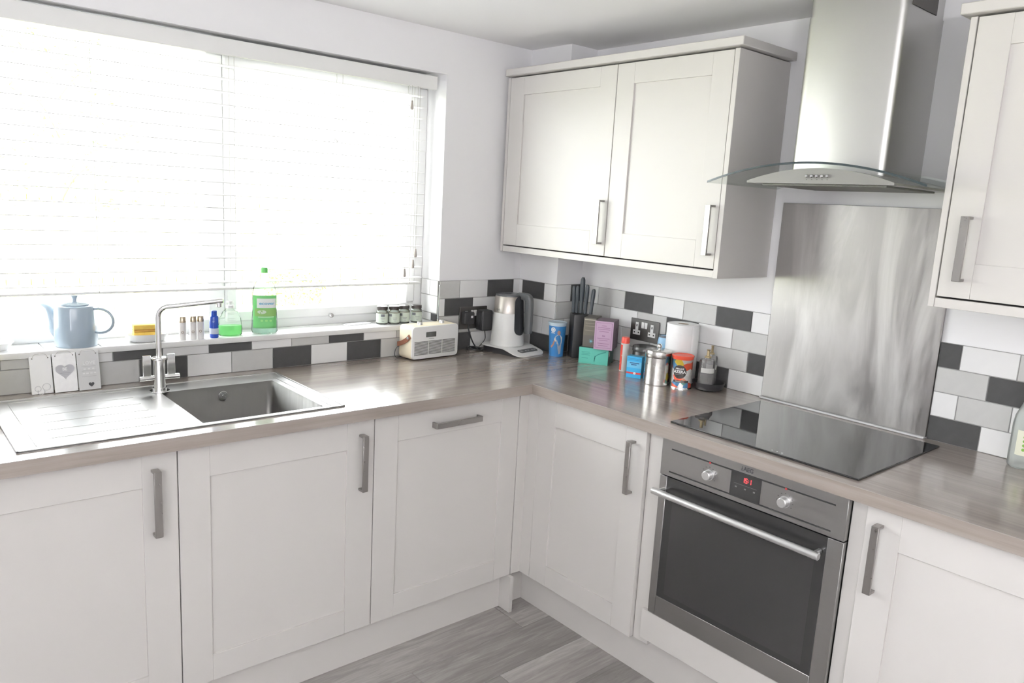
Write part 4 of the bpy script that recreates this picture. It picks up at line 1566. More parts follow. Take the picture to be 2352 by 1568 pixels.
# black coffee tub
ct = thing('coffee_tub', 'black tub with a gold swirl label behind the small blue box', 'tub', (-0.088, -0.712, H))
obj('tub', L([(0, 0), (0.0455, 0), (0.048, 0.003), (0.048, 0.086), (0.046, 0.089), (0, 0.089)], 40), flat((0.022, 0.021, 0.02), 0.25), ct)
obj('lid', L([(0.0475, 0.0885), (0.050, 0.0895), (0.050, 0.106), (0.0475, 0.109), (0, 0.110)], 40), flat((0.045, 0.046, 0.046), 0.2), ct)
b2 = NB()
for i in range(14):
    a0_, a1_ = R(20 + i * 10), R(20 + (i + 1) * 10)
    ro, ri = 0.017, 0.013 - 0.003 * math.sin(PI * i / 13)
    t = NB()
    prism(t, [(ro * math.cos(a0_), ro * math.sin(a0_)), (ro * math.cos(a1_), ro * math.sin(a1_)), (ri * math.cos(a1_), ri * math.sin(a1_)), (ri * math.cos(a0_), ri * math.sin(a0_))], 'z', 0, 0.0004)
    merge(b2, t)
wrap(b2, 0.0482, R(-146), 0.062)
obj('swirl_print', b2, flat((0.34, 0.22, 0.10)), ct, smooth=0)
b2 = text_bm('2', 0.012)
wrap(b2, 0.0482, R(-146), 0.040)
obj('lettering', b2, flat((0.45, 0.36, 0.2)), ct, smooth=0)
b2 = NB()
for dx_ in (-0.006, 0.000, 0.006):
    t = disc(0.0032, 0.0004, 10, 1, 0.9)
    shift(t, dx_, 0.036)
    merge(b2, t)
wrap(b2, 0.0482, R(-146), 0.018)
obj('label_marks', b2, flat((0.45, 0.44, 0.42)), ct, smooth=0)

# small blue box
bu = Vector((0.0234, -0.0534, 0)).normalized()
bb = thing('small_carton', 'small bright blue carton with red stripe in front of the black tub', 'box', (-0.2185, -0.734, H), math.atan2(bu.y, bu.x))
obj('carton', B(0, 0.060, 0.001, 0.036, 0, 0.085, bev=0.0006), flat((0.045, 0.26, 0.42), 0.4), bb)
obj('front_print', B(0.0003, 0.0597, 0, 0.0012, 0.0003, 0.0847), flat((0.055, 0.42, 0.76), 0.4), bb, smooth=0)
obj('pale_band', B(0.001, 0.059, -0.0003, 0.001, 0.040, 0.064), flat((0.16, 0.52, 0.78)), bb, smooth=0)
obj('red_stripe', B(0.0003, 0.0597, -0.0004, 0.001, 0.0155, 0.0225), flat((0.66, 0.06, 0.06)), bb, smooth=0)
b2 = NB()
t = disc(0.005, 0.0004, 16)
place(t, (0.034, -0.0003, 0.019), (1, 0, 0), (0, 0, 1))
merge(b2, t)
obj('round_badge', b2, TEXT_W, bb, smooth=0)
b2 = NB()
for zz, a_, b_ in ((0.057, 0.012, 0.050), (0.0505, 0.018, 0.040), (0.076, 0.004, 0.056), (0.071, 0.004, 0.056)):
    box(b2, a_, b_, -0.0006, 0.0005, zz, zz + (0.004 if zz < 0.06 else 0.001))
obj('print', b2, flat((0.03, 0.10, 0.25)), bb, smooth=0)

# steel canister
cn = thing('steel_canister', 'brushed steel storage canister with ball knob lid on the worktop', 'canister', (-0.193, -0.866, H))
CST = brushed('canister_steel', (0.60, 0.585, 0.56), 0.24, (60, 60, 60), rvar=0.05)
obj('canister_body', L([(0, 0), (0.0495, 0), (0.0508, 0.0015), (0.0508, 0.104), (0.049, 0.1055), (0, 0.1055)], 48), CST, cn)
lid = obj('lid', L([(0.0511, 0.105), (0.0518, 0.1065), (0.0518, 0.124), (0.0498, 0.129), (0.0468, 0.1305), (0.01, 0.1315), (0, 0.1315)], 48), CST, cn)
obj('knob', L([(0, 0.131), (0.0055, 0.1315), (0.005, 0.1365), (0.0085, 0.139), (0.0105, 0.145), (0.0085, 0.151), (0.004, 0.154), (0, 0.1545)], 28), CHROME, lid)

# pale blue packet
lb = thing('tissue_packet', 'pale blue soft packet squeezed between the canister and the kitchen roll', 'packet', (-0.060, -0.786, H))
b2 = NB()
lathe(b2, [(0, 0), (0.025, 0), (0.028, 0.01), (0.0285, 0.08), (0.0280, 0.135), (0.0245, 0.158), (0.022, 0.162), (0, 0.160)], 28)
obj('packet', b2, flat((0.35, 0.58, 0.80), 0.4), lb)
b2 = L([(0.0250, 0.1555), (0.0260, 0.156), (0.0235, 0.1635), (0.0215, 0.1635)], 28)
obj('dark_rim', b2, flat((0.10, 0.12, 0.15)), lb)
b2 = NB()
for dx_, dz_, w_, h_ in ((0, 0.0, 0.016, 0.005), (-0.003, -0.009, 0.003, 0.008), (0.003, -0.009, 0.003, 0.008)):
    t = patch(w_, h_, 0.0005, 6)
    shift(t, dx_, dz_)
    merge(b2, t)
wrap(b2, 0.0287, R(-150), 0.112)
obj('print', b2, flat((0.33, 0.14, 0.35)), lb, smooth=0)

# kitchen roll
kr = thing('kitchen_roll', 'white kitchen roll standing upright against the tiles behind the coffee tin', 'kitchen roll', (-0.071, -0.876, H))
N_ = 44
b2 = L([(0.021, 0), (0.0605, 0), (0.0615, 0.002), (0.0615, 0.223), (0.0600, 0.225), (0.0215, 0.225), (0.0205, 0.2235), (0.0205, 0.001), (0.021, 0)], N_)
obj('paper_roll', b2, PAPER, kr)
b2 = L([(0.0195, 0.001), (0.0205, 0.001), (0.0205, 0.224), (0.0195, 0.224), (0.0195, 0.001)], 32)
obj('card_core', b2, flat((0.36, 0.29, 0.22), 0.9), kr)
b2 = NB()     # loose end of the sheet
pa = [(0.0612 * math.cos(R(-62 - i * 9)), 0.0612 * math.sin(R(-62 - i * 9))) for i in range(6)]
q_ = [((1 + 0.004 * i) * p[0], (1 + 0.004 * i) * p[1]) for i, p in enumerate(reversed(pa))]
bot = [0.085, 0.06, 0.045, 0.035, 0.02, 0.0]
va = [b2.verts.new((p[0] * 1.012, p[1] * 1.012, 0.2235)) for p in q_]
vb = [b2.verts.new((p[0] * 1.014, p[1] * 1.014, 0.004)) for p in q_]
for i in range(5):
    b2.faces.new((va[i], va[i + 1], vb[i + 1], vb[i]))
lf = obj('loose_sheet', b2, PAPER, kr)
so = lf.modifiers.new('thickness', 'SOLIDIFY')
so.thickness = 0.0006

# coffee tin
az = thing('coffee_tin', 'colourful coffee tin with orange-red lid beside the canister', 'tin', (-0.1635, -0.957, H))
k = NT('tin_pattern')
tc = k.n('ShaderNodeTexCoord')
vo = k.n('ShaderNodeTexVoronoi', Scale=42.0)
k.l(tc.outputs['Object'], vo.inputs['Vector'])
cr = k.n('ShaderNodeValToRGB')
cr.color_ramp.interpolation = 'CONSTANT'
cols = [(0.0, (0.62, 0.60, 0.58)), (0.22, (0.66, 0.10, 0.05)), (0.36, (0.07, 0.20, 0.36)), (0.48, (0.60, 0.44, 0.06)), (0.58, (0.10, 0.24, 0.20)), (0.68, (0.72, 0.72, 0.70)), (0.80, (0.26, 0.12, 0.22)), (0.90, (0.55, 0.22, 0.14))]
el = cr.color_ramp.elements
el[0].position, el[0].color = cols[0][0], c3(cols[0][1])
el[1].position, el[1].color = cols[1][0], c3(cols[1][1])
for p_, c_ in cols[2:]:
    ne = el.new(p_)
    ne.color = c3(c_)
sepc = k.n('ShaderNodeSeparateColor')
k.l(vo.outputs['Color'], sepc.inputs['Color'])
k.l(sepc.outputs['Red'], cr.inputs['Fac'])
k.l(cr.outputs['Color'], k.b.inputs['Base Color'])
k.b.inputs['Roughness'].default_value = 0.28
k.b.inputs['Metallic'].default_value = 0.35
TIN = k.m
obj('tin_body', L([(0, 0.001), (0.0385, 0.001), (0.0395, 0.0025), (0.0378, 0.006), (0.0378, 0.113), (0.0388, 0.115), (0, 0.115)], 48), TIN, az)
obj('base_ring', L([(0.0378, 0.0), (0.0400, 0.0), (0.0402, 0.003), (0.0386, 0.006), (0.0378, 0.006)], 48), CHROME, az)
obj('lid', L([(0.0388, 0.111), (0.0385, 0.1115), (0.0414, 0.123), (0.0397, 0.1255), (0.0375, 0.1255), (0.036, 0.1235), (0, 0.1235)], 48), flat((0.66, 0.085, 0.045), 0.35), az, label='orange-red plastic lid')
CAZ = R(-140)
b2 = NB()
t = bmesh.new()
prism(t, [(0.0255 * math.cos(2 * PI * i / 36), 0.0255 * math.sin(2 * PI * i / 36)) for i in range(36)], 'z', 0, 0.0004)
for xx in (-0.018, -0.009, 0, 0.009, 0.018):
    bmesh.ops.bisect_plane(t, geom=list(t.verts) + list(t.edges) + list(t.faces), plane_co=(xx, 0, 0), plane_no=(1, 0, 0))
merge(b2, t)
wrap(b2, 0.0380, CAZ - 0.28, 0.066)
obj('round_label', b2, flat((0.035, 0.028, 0.026), 0.4), az)
b2 = text_bm('AZERA', 0.0150, 0.0003, bold=0.0005)
wrap(b2, 0.0386, CAZ - 0.28, 0.066)
obj('lettering', b2, TEXT_W, az, smooth=0)
b2 = text_bm('NESCAFÉ', 0.0078, 0.0003, bold=0.0002)
wrap(b2, 0.0386, CAZ - 0.28, 0.0775)
obj('lettering', b2, TEXT_W, az, smooth=0)
b2 = patch(0.030, 0.0013, 0.0004)
wrap(b2, 0.0386, CAZ - 0.28, 0.0565)
obj('label_line', b2, flat((0.4, 0.38, 0.36)), az, smooth=0)
b2 = patch(0.060, 0.008, 0.0004)
wrap(b2, 0.0380, CAZ - 0.1, 0.030)
obj('dark_band', b2, flat((0.06, 0.05, 0.045)), az, smooth=0)
b2 = patch(0.034, 0.0022, 0.0003)
wrap(b2, 0.0385, CAZ - 0.2, 0.030)
obj('label_line', b2, flat((0.5, 0.45, 0.40)), az, smooth=0)

# black tray with two glass cruets
tr = thing('cruet_tray', 'round black dish holding two glass cruet bottles by the splashback', 'tray', (-0.092, -1.030, H))
obj('dish', L([(0, 0), (0.040, 0), (0.052, 0.006), (0.060, 0.028), (0.0605, 0.031), (0.0575, 0.030), (0.050, 0.010), (0.038, 0.005), (0, 0.005)], 44), BLACK, tr)
obj('upright', B(0.040, 0.046, 0.030, 0.040, 0.01, 0.085, bev=0.002), BLACK, tr)
CLR = clear('clear_glass', (0.97, 0.97, 0.97), 0.02, (0.90, 0.90, 0.90), 0.26, edge=0.25)
OILM = clear('clear_vinegar', (0.95, 0.95, 0.94), 0.02, (0.80, 0.80, 0.78), 0.22)


def cruet(label, x, y, h, r, capm):
    t = thing('cruet_bottle', label, 'bottle', (x, y, H + 0.0055), 0, 'glass cruets in the black dish')
    obj('glass', L([(0, 0), (r - 0.002, 0), (r, 0.003), (r, h * .50), (r * .97, h * .52), (r * .97, h * .70), (r * .88, h * .745), (r * .4, h * .76), (r * .34, h * .80)], 32), CLR, t)
    obj('contents', L([(0, 0.004), (r * .9, 0.004), (r * .9, h * .36), (0, h * .36)], 24), OILM, t)
    obj('stopper', L([(r * .36, h * .79), (r * .40, h * .795), (r * .40, h * .83), (r * .2, h * .84), (r * .18, h * .97), (r * .22, h * .98), (r * .22, h), (0, h)], 20), capm, t, label='dull gold pourer')
    b3 = patch(r * 1.7, 0.018, 0.0005)
    wrap(b3, r + 0.0006, R(-140), h * .50)
    obj('label', b3, flat((0.62, 0.62, 0.60)), t)
    return t


GOLD = plain('dull_brass', (0.42, 0.34, 0.20), 0.35, metal=0.7)
cruet('clear glass cruet bottle at the front of the black dish', -0.117, -1.034, 0.150, 0.0305, GOLD)
cruet('clear glass cruet bottle at the back of the black dish, nearer the wall', -0.062, -1.012, 0.156, 0.024, GOLD)

# bottle cut by the right edge of the picture
rb = thing('oil_bottle', 'clear plastic bottle with green-spotted label cut by the right picture edge', 'bottle', (-0.052, -2.047, H))
obj('plastic_shell', L([(0, 0.002), (0.030, 0.0), (0.036, 0.006), (0.037, 0.03), (0.037, 0.12), (0.034, 0.145), (0.018, 0.19), (0.0135, 0.21), (0.0135, 0.225), (0, 0.225)], 32), clear('clear_plastic', (0.95, 0.97, 0.95), 0.06, (0.84, 0.87, 0.85), 0.45), rb)
obj('cap', L([(0.0150, 0.222), (0.0152, 0.245), (0.013, 0.248), (0, 0.248)], 24), flat((0.45, 0.30, 0.08)), rb)
b2 = patch(0.085, 0.070, 0.0005, 16)
wrap(b2, 0.0374, R(-135), 0.075)
obj('label', b2, flat((0.74, 0.74, 0.60)), rb)
b2 = NB()
for i in range(4):
    t = disc(0.0042, 0.0004, 12)
    shift(t, -0.020, -0.018 + i * 0.012)
    merge(b2, t)
wrap(b2, 0.0380, R(-140), 0.075)
obj('green_spots', b2, flat((0.22, 0.42, 0.08)), rb, smooth=0)
b2 = NB()
t = patch(0.036, 0.052, 0.0004, 8)
wrap(t, 0.0380, R(-140) + 0.42, 0.078)
merge(b2, t)
obj('dark_panel', b2, flat((0.09, 0.035, 0.03)), rb)

# bottle cut by the left edge
lbx = thing('washing_up_bottle', 'yellow washing-up liquid bottle cut by the left edge beside the draining board', 'bottle', (-2.246, -0.150, H))
obj('bottle_body', L([(0, 0), (0.022, 0), (0.025, 0.004), (0.026, 0.09), (0.022, 0.12), (0.010, 0.135), (0.010, 0.145), (0, 0.145)], 28), flat((0.55, 0.47, 0.05), 0.25), lbx)
obj('cap', L([(0.0105, 0.140), (0.0115, 0.141), (0.0105, 0.160), (0.005, 0.168), (0, 0.168)], 20), WHITE, lbx)

# ------------------------------------------------------------------ three small plaques leaning on the tiles
PLW = plain('plaque_white', (0.95, 0.95, 0.95), 0.4, noise=0.01)
PLG = plain('plaque_grey', (0.68, 0.68, 0.68), 0.5, noise=0.03)
PLS = plain('plaque_silver', (0.93, 0.93, 0.95), 0.25, metal=0.35, noise=0.12, scale=70)


def plaque(label, xc, w, h, m, yb, rz):
    t = thing('hanging_plaque', label, 'plaque', (xc, yb, H), R(rz), 'small plaques leaning on the tiles')
    t.rotation_euler = (R(-10), 0, R(rz))
    WM[t.name] = Matrix.Identity(4)
    bd = obj('board', B(-w / 2, w / 2, -0.002, 0.002, 0.001, h, bev=0.0008), m, t)
    b3 = NB()
    for s in (-1, 1):
        cyl(b3, (s * (w / 2 - 0.008), -0.0024, h - 0.007), (s * (w / 2 - 0.008), -0.0015, h - 0.007), 0.002, n=10)
    obj('hole', b3, flat((0.12, 0.12, 0.12)), t, smooth=0)
    b3 = NB()
    tube(b3, curve_pts([(-w / 2 + 0.008, -0.003, h - 0.007), (-w / 4, -0.002, h + 0.004), (0, 0.0, h + 0.006), (w / 4, -0.002, h + 0.004), (w / 2 - 0.008, -0.003, h - 0.007)], 5), 0.0007, n=6)
    obj('string', b3, CORD, t)
    return t


p1 = plaque('plain white plaque with looped wire foot, leftmost of three by the tap', -2.084, 0.058, 0.116, PLW, -0.036, 2)
b2 = NB()
for cx_, cz_, rr in ((-0.012, 0.017, 0.008), (0.011, 0.021, 0.0105)):
    tube(b2, [(cx_ + rr * math.cos(R(a)), -0.0028, cz_ + rr * math.sin(R(a))) for a in range(0, 361, 20)], 0.0009, n=6)
tube(b2, [(-0.004 + 0.009 * math.cos(R(a)), -0.0032, 0.008 + 0.009 * math.sin(R(a))) for a in range(150, 391, 20)], 0.0013, n=6)
obj('wire_motif', b2, flat((0.70, 0.70, 0.72)), p1)
p2 = plaque('silver patterned plaque with a grey heart, the middle of the three', -2.021, 0.064, 0.120, PLS, -0.041, 2)
b2 = NB()
prism(b2, [(p[0], p[1]) for p in heart(0.0275)], 'z', 0, 0.0006)
place(b2, (0.000, -0.0022, 0.066), (1, 0, 0), (0, 0, 1))
obj('heart', b2, plain('plaque_heart', (0.50, 0.50, 0.53), 0.5), p2, smooth=0)
b2 = text_bm('BE', 0.012, bold=0.0005)
place(b2, (-0.001, -0.0030, 0.071), (1, 0, 0), (0, 0, 1))
obj('lettering', b2, TEXT_W, p2, smooth=0)
b2 = NB()
box(b2, -0.014, 0.014, -0.0032, -0.002, 0.0585, 0.0597)
box(b2, -0.009, 0.009, -0.0032, -0.002, 0.0545, 0.0552)
obj('text_line', b2, flat((0.3, 0.3, 0.33)), p2, smooth=0)
p3 = plaque('grey plaque with white lettering and a dark heart, rightmost of the three', -1.957, 0.062, 0.121, PLG, -0.046, 2)
b2 = NB()
prism(b2, heart(0.0085), 'z', 0, 0.0006)
place(b2, (0.004, -0.0022, 0.018), (1, 0, 0), (0, 0, 1))
obj('heart', b2, flat((0.035, 0.035, 0.04)), p3, smooth=0)
b2 = text_bm('LOVE', 0.0145, bold=0.0004)
place(b2, (0.001, -0.0025, 0.085), (1, 0, 0), (0, 0, 1))
for zz, xs_ in ((0.067, (-0.012, 0.0, 0.012)), (0.053, (-0.015, -0.005, 0.006, 0.016))):   # small unreadable words
    for xx in xs_:
        box(b2, xx - 0.0035, xx + 0.0035, -0.0031, -0.0022, zz - 0.002, zz + 0.002)
obj('lettering', b2, TEXT_W, p3, smooth=0)
b2 = NB()
for zz in (0.043, 0.0605, 0.0745):
    box(b2, -0.020, 0.020, -0.0024, -0.0015, zz, zz + 0.0006)
obj('rule_line', b2, flat((0.38, 0.38, 0.38)), p3, smooth=0)

# ------------------------------------------------------------------ things on the window sill
S = SILL + 0.0002
tpx, tpy = -1.972, 0.046
tpt = thing('teapot', 'pale blue straight-sided teapot on the window sill', 'teapot', (tpx, tpy, S), R(-38))
SCL = lambda b_: (b_.transform(Matrix.Diagonal((1.17, 1.17, 1.12, 1.0))), b_)[1]
obj('pot', SCL(L([(0, 0.002), (0.048, 0.002), (0.0500, 0.0), (0.0525, 0.004), (0.0520, 0.03), (0.0500, 0.109), (0.0480, 0.114), (0.036, 0.116), (0, 0.116)], 48)), TEAPOT, tpt)
obj('lid', SCL(L([(0.0365, 0.1155), (0.037, 0.118), (0.030, 0.122), (0.012, 0.1245), (0.0055, 0.1255), (0.0048, 0.130), (0.0085, 0.1395), (0.0075, 0.1415), (0, 0.142)], 40)), TEAPOT, tpt)
b2 = NB()
pts = curve_pts([(-0.030, 0, 0.026), (-0.050, 0, 0.047), (-0.060, 0, 0.082), (-0.070, 0, 0.102), (-0.086, 0, 0.113)], 6)
n_ = len(pts)
tube(b2, pts, 0.01, n=18, rs=[0.025 - 0.0195 * (i / (n_ - 1)) ** 0.8 for i in range(n_)])
obj('spout', SCL(b2), TEAPOT, tpt)
b2 = NB()
cx_, cz_ = 0.062, 0.073
pts = [(0.044, 0, 0.104)] + [(cx_ + 0.038 * math.cos(R(a)), 0, cz_ + 0.0345 * math.sin(R(a))) for a in range(105, -106, -14)] + [(0.048, 0, 0.040)]
tube(b2, pts, 0.0036, n=12)
obj('handle', SCL(b2), TEAPOT, tpt, label='thin round loop handle')

sd = thing('soap_dish', 'white ceramic dish holding the yellow sponge on the window sill', 'dish', (-1.766, 0.034, S), R(-6))
b2 = NB()
lathe(b2, [(0, 0.002), (0.040, 0.0), (0.048, 0.004), (0.055, 0.020), (0.0565, 0.0255), (0.054, 0.0245), (0.046, 0.009), (0.036, 0.006), (0, 0.006)], 40)
for v in b2.verts:
    v.co.y *= 0.66
    v.co.x *= 1.2
obj('dish', b2, CERAM, sd)
sg = thing('sponge', 'yellow washing-up sponge lying in the white ceramic dish', 'sponge', (-1.772, 0.034, S + 0.0185), R(-6))
obj('foam', B(-0.036, 0.036, -0.021, 0.021, 0.0, 0.015, bev=0.003, seg=2), SPONGE, sg)
obj('scourer', B(-0.0355, 0.0355, -0.0205, 0.0205, 0.0152, 0.023, bev=0.002), SPONGE2, sg, label='darker amber layer')
obj('top_foam', B(-0.036, 0.036, -0.021, 0.021, 0.0232, 0.039, bev=0.003, seg=2), SPONGE, sg)

CAPB = brushed('bronze_cap', (0.42, 0.36, 0.28), 0.28, (80, 80, 4), rvar=0.05)


def toiletry(label, x, y, h, r):
    t = thing('toiletry_bottle', label, 'bottle', (x, y, S), 0, 'small white toiletry bottles on the sill')
    obj('bottle', L([(0, 0), (r - 0.001, 0), (r, 0.0015), (r, h * .735), (r * .9, h * .75), (0, h * .75)], 28), flat((0.80, 0.78, 0.77), 0.3), t)
    obj('cap', L([(r * .97, h * .752), (r * .97, h - 0.001), (r * .9, h), (0, h)], 28), CAPB, t, label='bronze cylindrical cap')
    b3 = NB()
    tt_ = bmesh.new()
    lathe(tt_, [(0.0028, 0), (0.0045, 0), (0.0045, 0.0004), (0.0028, 0.0004), (0.0028, 0)], 16)
    merge(b3, tt_)
    wrap(b3, r + 0.0002, R(-108), h * .34)
    obj('emblem', b3, flat((0.42, 0.34, 0.28)), t, smooth=0)
    return t


toiletry('small white bottle with bronze cap, first right of the tap', -1.6595, 0.007, 0.0805, 0.0115)
toiletry('small white bottle with bronze cap, second of the close trio', -1.6245, 0.008, 0.0805, 0.0115)
toiletry('small white bottle with bronze cap and pale label, next to the blue bottle', -1.5985, 0.012, 0.0795, 0.0118)
bbt = thing('blue_bottle', 'small cobalt blue bottle with white band on the window sill', 'bottle', (-1.5525, 0.010, S))
BLUE = flat((0.012, 0.055, 0.36), 0.18)
obj('bottle', L([(0, 0), (0.0135, 0), (0.0148, 0.002), (0.0148, 0.072), (0.0135, 0.0755), (0.009, 0.0765), (0, 0.0765)], 32), BLUE, bbt)
obj('cap', L([(0.0088, 0.0765), (0.0098, 0.077), (0.0098, 0.0935), (0.0085, 0.0945), (0, 0.0945)], 24), BLUE, bbt)
b2 = L([(0.0149, 0.014), (0.0153, 0.014), (0.0153, 0.034), (0.0149, 0.034)], 32)
obj('label_band', b2, flat((0.56, 0.62, 0.74)), bbt)
b2 = NB()
t = disc(0.0038, 0.0004, 5)
merge(b2, t)
wrap(b2, 0.0149, R(-115), 0.058)
obj('emblem', b2, flat((0.14, 0.22, 0.5)), bbt, smooth=0)

GL = clear('clear_bottle', (0.97, 1.0, 0.97), 0.03, (0.85, 0.92, 0.85), 0.10, edge=0.15)
hw = thing('hand_wash_bottle', 'clear oval hand-wash bottle with green liquid between blue and green-capped bottles', 'bottle', (-1.488, 0.032, S), R(-8))
b2 = L([(0, 0.001), (0.030, 0), (0.0335, 0.004), (0.0345, 0.025), (0.031, 0.060), (0.022, 0.085), (0.012, 0.094), (0.012, 0.100), (0, 0.100)], 40)
for v in b2.verts:
    v.co.y *= 0.62
    v.co.x *= 1.2
obj('shell', b2, GL, hw)
b2 = L([(0, 0.003), (0.030, 0.003), (0.0325, 0.006), (0.0332, 0.024), (0.0325, 0.036), (0, 0.036)], 40)
for v in b2.verts:
    v.co.y *= 0.60
    v.co.x *= 1.2
obj('green_liquid', b2, clear('green_soap', (0.55, 0.95, 0.55), 0.05, (0.36, 0.78, 0.36), 0.5), hw, label='bright green liquid soap')
obj('pump', L([(0.0125, 0.098), (0.0135, 0.099), (0.0135, 0.108), (0.004, 0.110), (0.004, 0.118), (0.010, 0.1185), (0.010, 0.123), (0, 0.124)], 24), flat((0.86, 0.88, 0.86), 0.3), hw)
b2 = NB()
for i, (w_, zz) in enumerate(((0.020, 0.082), (0.020, 0.076), (0.026, 0.063), (0.026, 0.056), (0.026, 0.050))):
    box(b2, -w_ / 2, w_ / 2, -0.0222 - 0.0 * i + (0.004 if i < 2 else 0), -0.0212 + (0.004 if i < 2 else 0), zz, zz + 0.0016)
obj('label_lines', b2, flat((0.55, 0.60, 0.55)), hw, smooth=0)

ec = thing('washing_up_liquid', 'tall clear bottle with green cap and green label on the window sill', 'bottle', (-1.366, 0.021, S), R(-20))
b2 = L([(0, 0.003), (0.026, 0.0), (0.035, 0.004), (0.0375, 0.012), (0.036, 0.06), (0.034, 0.10), (0.035, 0.145), (0.030, 0.175), (0.017, 0.205), (0.011, 0.216), (0.011, 0.225), (0, 0.225)], 44)
for v in b2.verts:
    v.co.y *= 0.62
    v.co.x *= 1.22
obj('shell', b2, GL, ec)
obj('cap', L([(0.0115, 0.222), (0.0125, 0.2225), (0.0115, 0.240), (0.0095, 0.242), (0, 0.242)], 28), flat((0.14, 0.55, 0.14), 0.35), ec, label='green flip cap')
b2 = L([(0, 0.004), (0.033, 0.005), (0.0355, 0.013), (0.0345, 0.05), (0, 0.05)], 36)
for v in b2.verts:
    v.co.y *= 0.6
    v.co.x *= 1.22
obj('liquid', b2, clear('pale_soap', (0.80, 0.93, 0.86), 0.05, (0.50, 0.62, 0.58), 0.55), ec)


def on_oval(bm_, x_, z_, out_=0.0004):
    for v in bm_.verts:
        a = R(-90) + (v.co.x + x_) / 0.0345
        rr = 0.0362 + out_ + v.co.z
        zz = z_ + v.co.y
        v.co = Vector((1.22 * rr * math.cos(a), rr * 0.62 * math.sin(a), zz))
    return bm_


b2 = patch(0.076, 0.120, 0.0004, 16)
on_oval(b2, 0, 0.082)
lab = obj('label', b2, flat((0.15, 0.50, 0.16), 0.4), ec)
b2 = patch(0.056, 0.034, 0.0004, 12)
on_oval(b2, 0.006, 0.114, 0.0010)
obj('white_panel', b2, flat((0.85, 0.88, 0.86)), lab)
b2 = text_bm('ecover', 0.0150, 0.0002, bold=0.0003)
on_oval(b2, 0.006, 0.113, 0.0018)
obj('lettering', b2, flat((0.08, 0.33, 0.50)), lab, smooth=0)
b2 = patch(0.066, 0.028, 0.0004, 14)
on_oval(b2, 0.003, 0.080, 0.0010)
obj('leaf_panel', b2, flat((0.22, 0.42, 0.12)), lab)
b2 = NB()
t = disc(0.010, 0.0003, 18, 1.2, 0.7)
on_oval(t, -0.008, 0.082, 0.0018)
merge(b2, t)
obj('pale_leaf', b2, flat((0.55, 0.66, 0.52)), lab)
b2 = NB()
for i in range(3):
    t = disc(0.0038, 0.0003, 12)
    on_oval(t, -0.008 + i * 0.012, 0.050, 0.0012)
    merge(b2, t)
obj('green_badges', b2, flat((0.30, 0.66, 0.22)), lab)
b2 = patch(0.044, 0.0016, 0.0003, 10)
on_oval(b2, 0.004, 0.0635, 0.0018)
obj('label_line', b2, flat((0.7, 0.8, 0.7)), lab, smooth=0)

JG = clear('jar_glass', (0.93, 0.95, 0.92), 0.03, (0.45, 0.52, 0.46), 0.35, edge=0.3)


def jar(label, x, y, lr):
    t = thing('spice_jar', label, 'jar', (x, y, S), 0, 'spice jars at the right end of the sill')
    obj('glass', L([(0, 0.001), (0.0225, 0.0), (0.0245, 0.003), (0.0245, 0.048), (0.022, 0.055), (0.018, 0.058), (0.018, 0.060), (0, 0.060)], 32), JG, t)
    obj('contents', L([(0, 0.004), (0.0225, 0.005), (0.0225, 0.044), (0, 0.044)], 28), flat((0.20, 0.16, 0.10), 0.9), t)
    obj('lid', L([(0.0185, 0.059), (0.0222, 0.0595), (0.0225, 0.071), (0.0205, 0.0735), (0, 0.0735)], 32), flat((0.045, 0.038, 0.036), 0.25), t, label='dark screw lid')
    b3 = patch(0.062, 0.038, 0.0004, 16)
    wrap(b3, 0.0249, R(-125), 0.026)
    lb_ = obj('label', b3, flat((0.56, 0.62, 0.54)), t)
    b3 = NB()
    t2 = patch(0.016, 0.010, 0.0003, 6)
    wrap(t2, 0.0255, R(-125) + lr, 0.037)
    merge(b3, t2)
    for i in range(3):
        t2 = patch(0.018 - 0.004 * i, 0.0014, 0.0003, 6)
        wrap(t2, 0.0255, R(-112), 0.026 - 0.006 * i)
        merge(b3, t2)
    obj('print', b3, flat((0.17, 0.18, 0.20)), lb_, smooth=0)
    return t


jar('dark-lidded spice jar, leftmost of the four jars on the sill', -0.8535, 0.051, 0.2)
jar('dark-lidded spice jar touching the leftmost jar on its right', -0.8035, 0.040, -0.6)
jar('dark-lidded spice jar, second from the right of the four jars', -0.7525, 0.044, -0.5)
jar('dark-lidded spice jar standing apart at the right end of the sill', -0.6930, 0.040, -0.4)

pn = thing('folded_leaflet', 'thin white folded leaflet lying on the sill left of the jars', 'leaflet', (-0.955, 0.075, S), R(8))
obj('sheet', B(-0.060, 0.055, -0.020, 0.020, 0.0, 0.0022, bev=0.0005), flat((0.82, 0.82, 0.82)), pn)
obj('upper_fold', B(-0.050, 0.058, -0.018, 0.018, 0.0024, 0.0042, bev=0.0005), flat((0.72, 0.72, 0.74)), pn)
lp = thing('white_bowl', 'small white bowl at the left end of the window sill', 'bowl', (-2.178, 0.050, S))
obj('bowl', L([(0, 0.002), (0.020, 0), (0.022, 0.003), (0.034, 0.018), (0.039, 0.024), (0.0375, 0.0245), (0.032, 0.019), (0.018, 0.005), (0, 0.004)], 32), CERAM, lp)

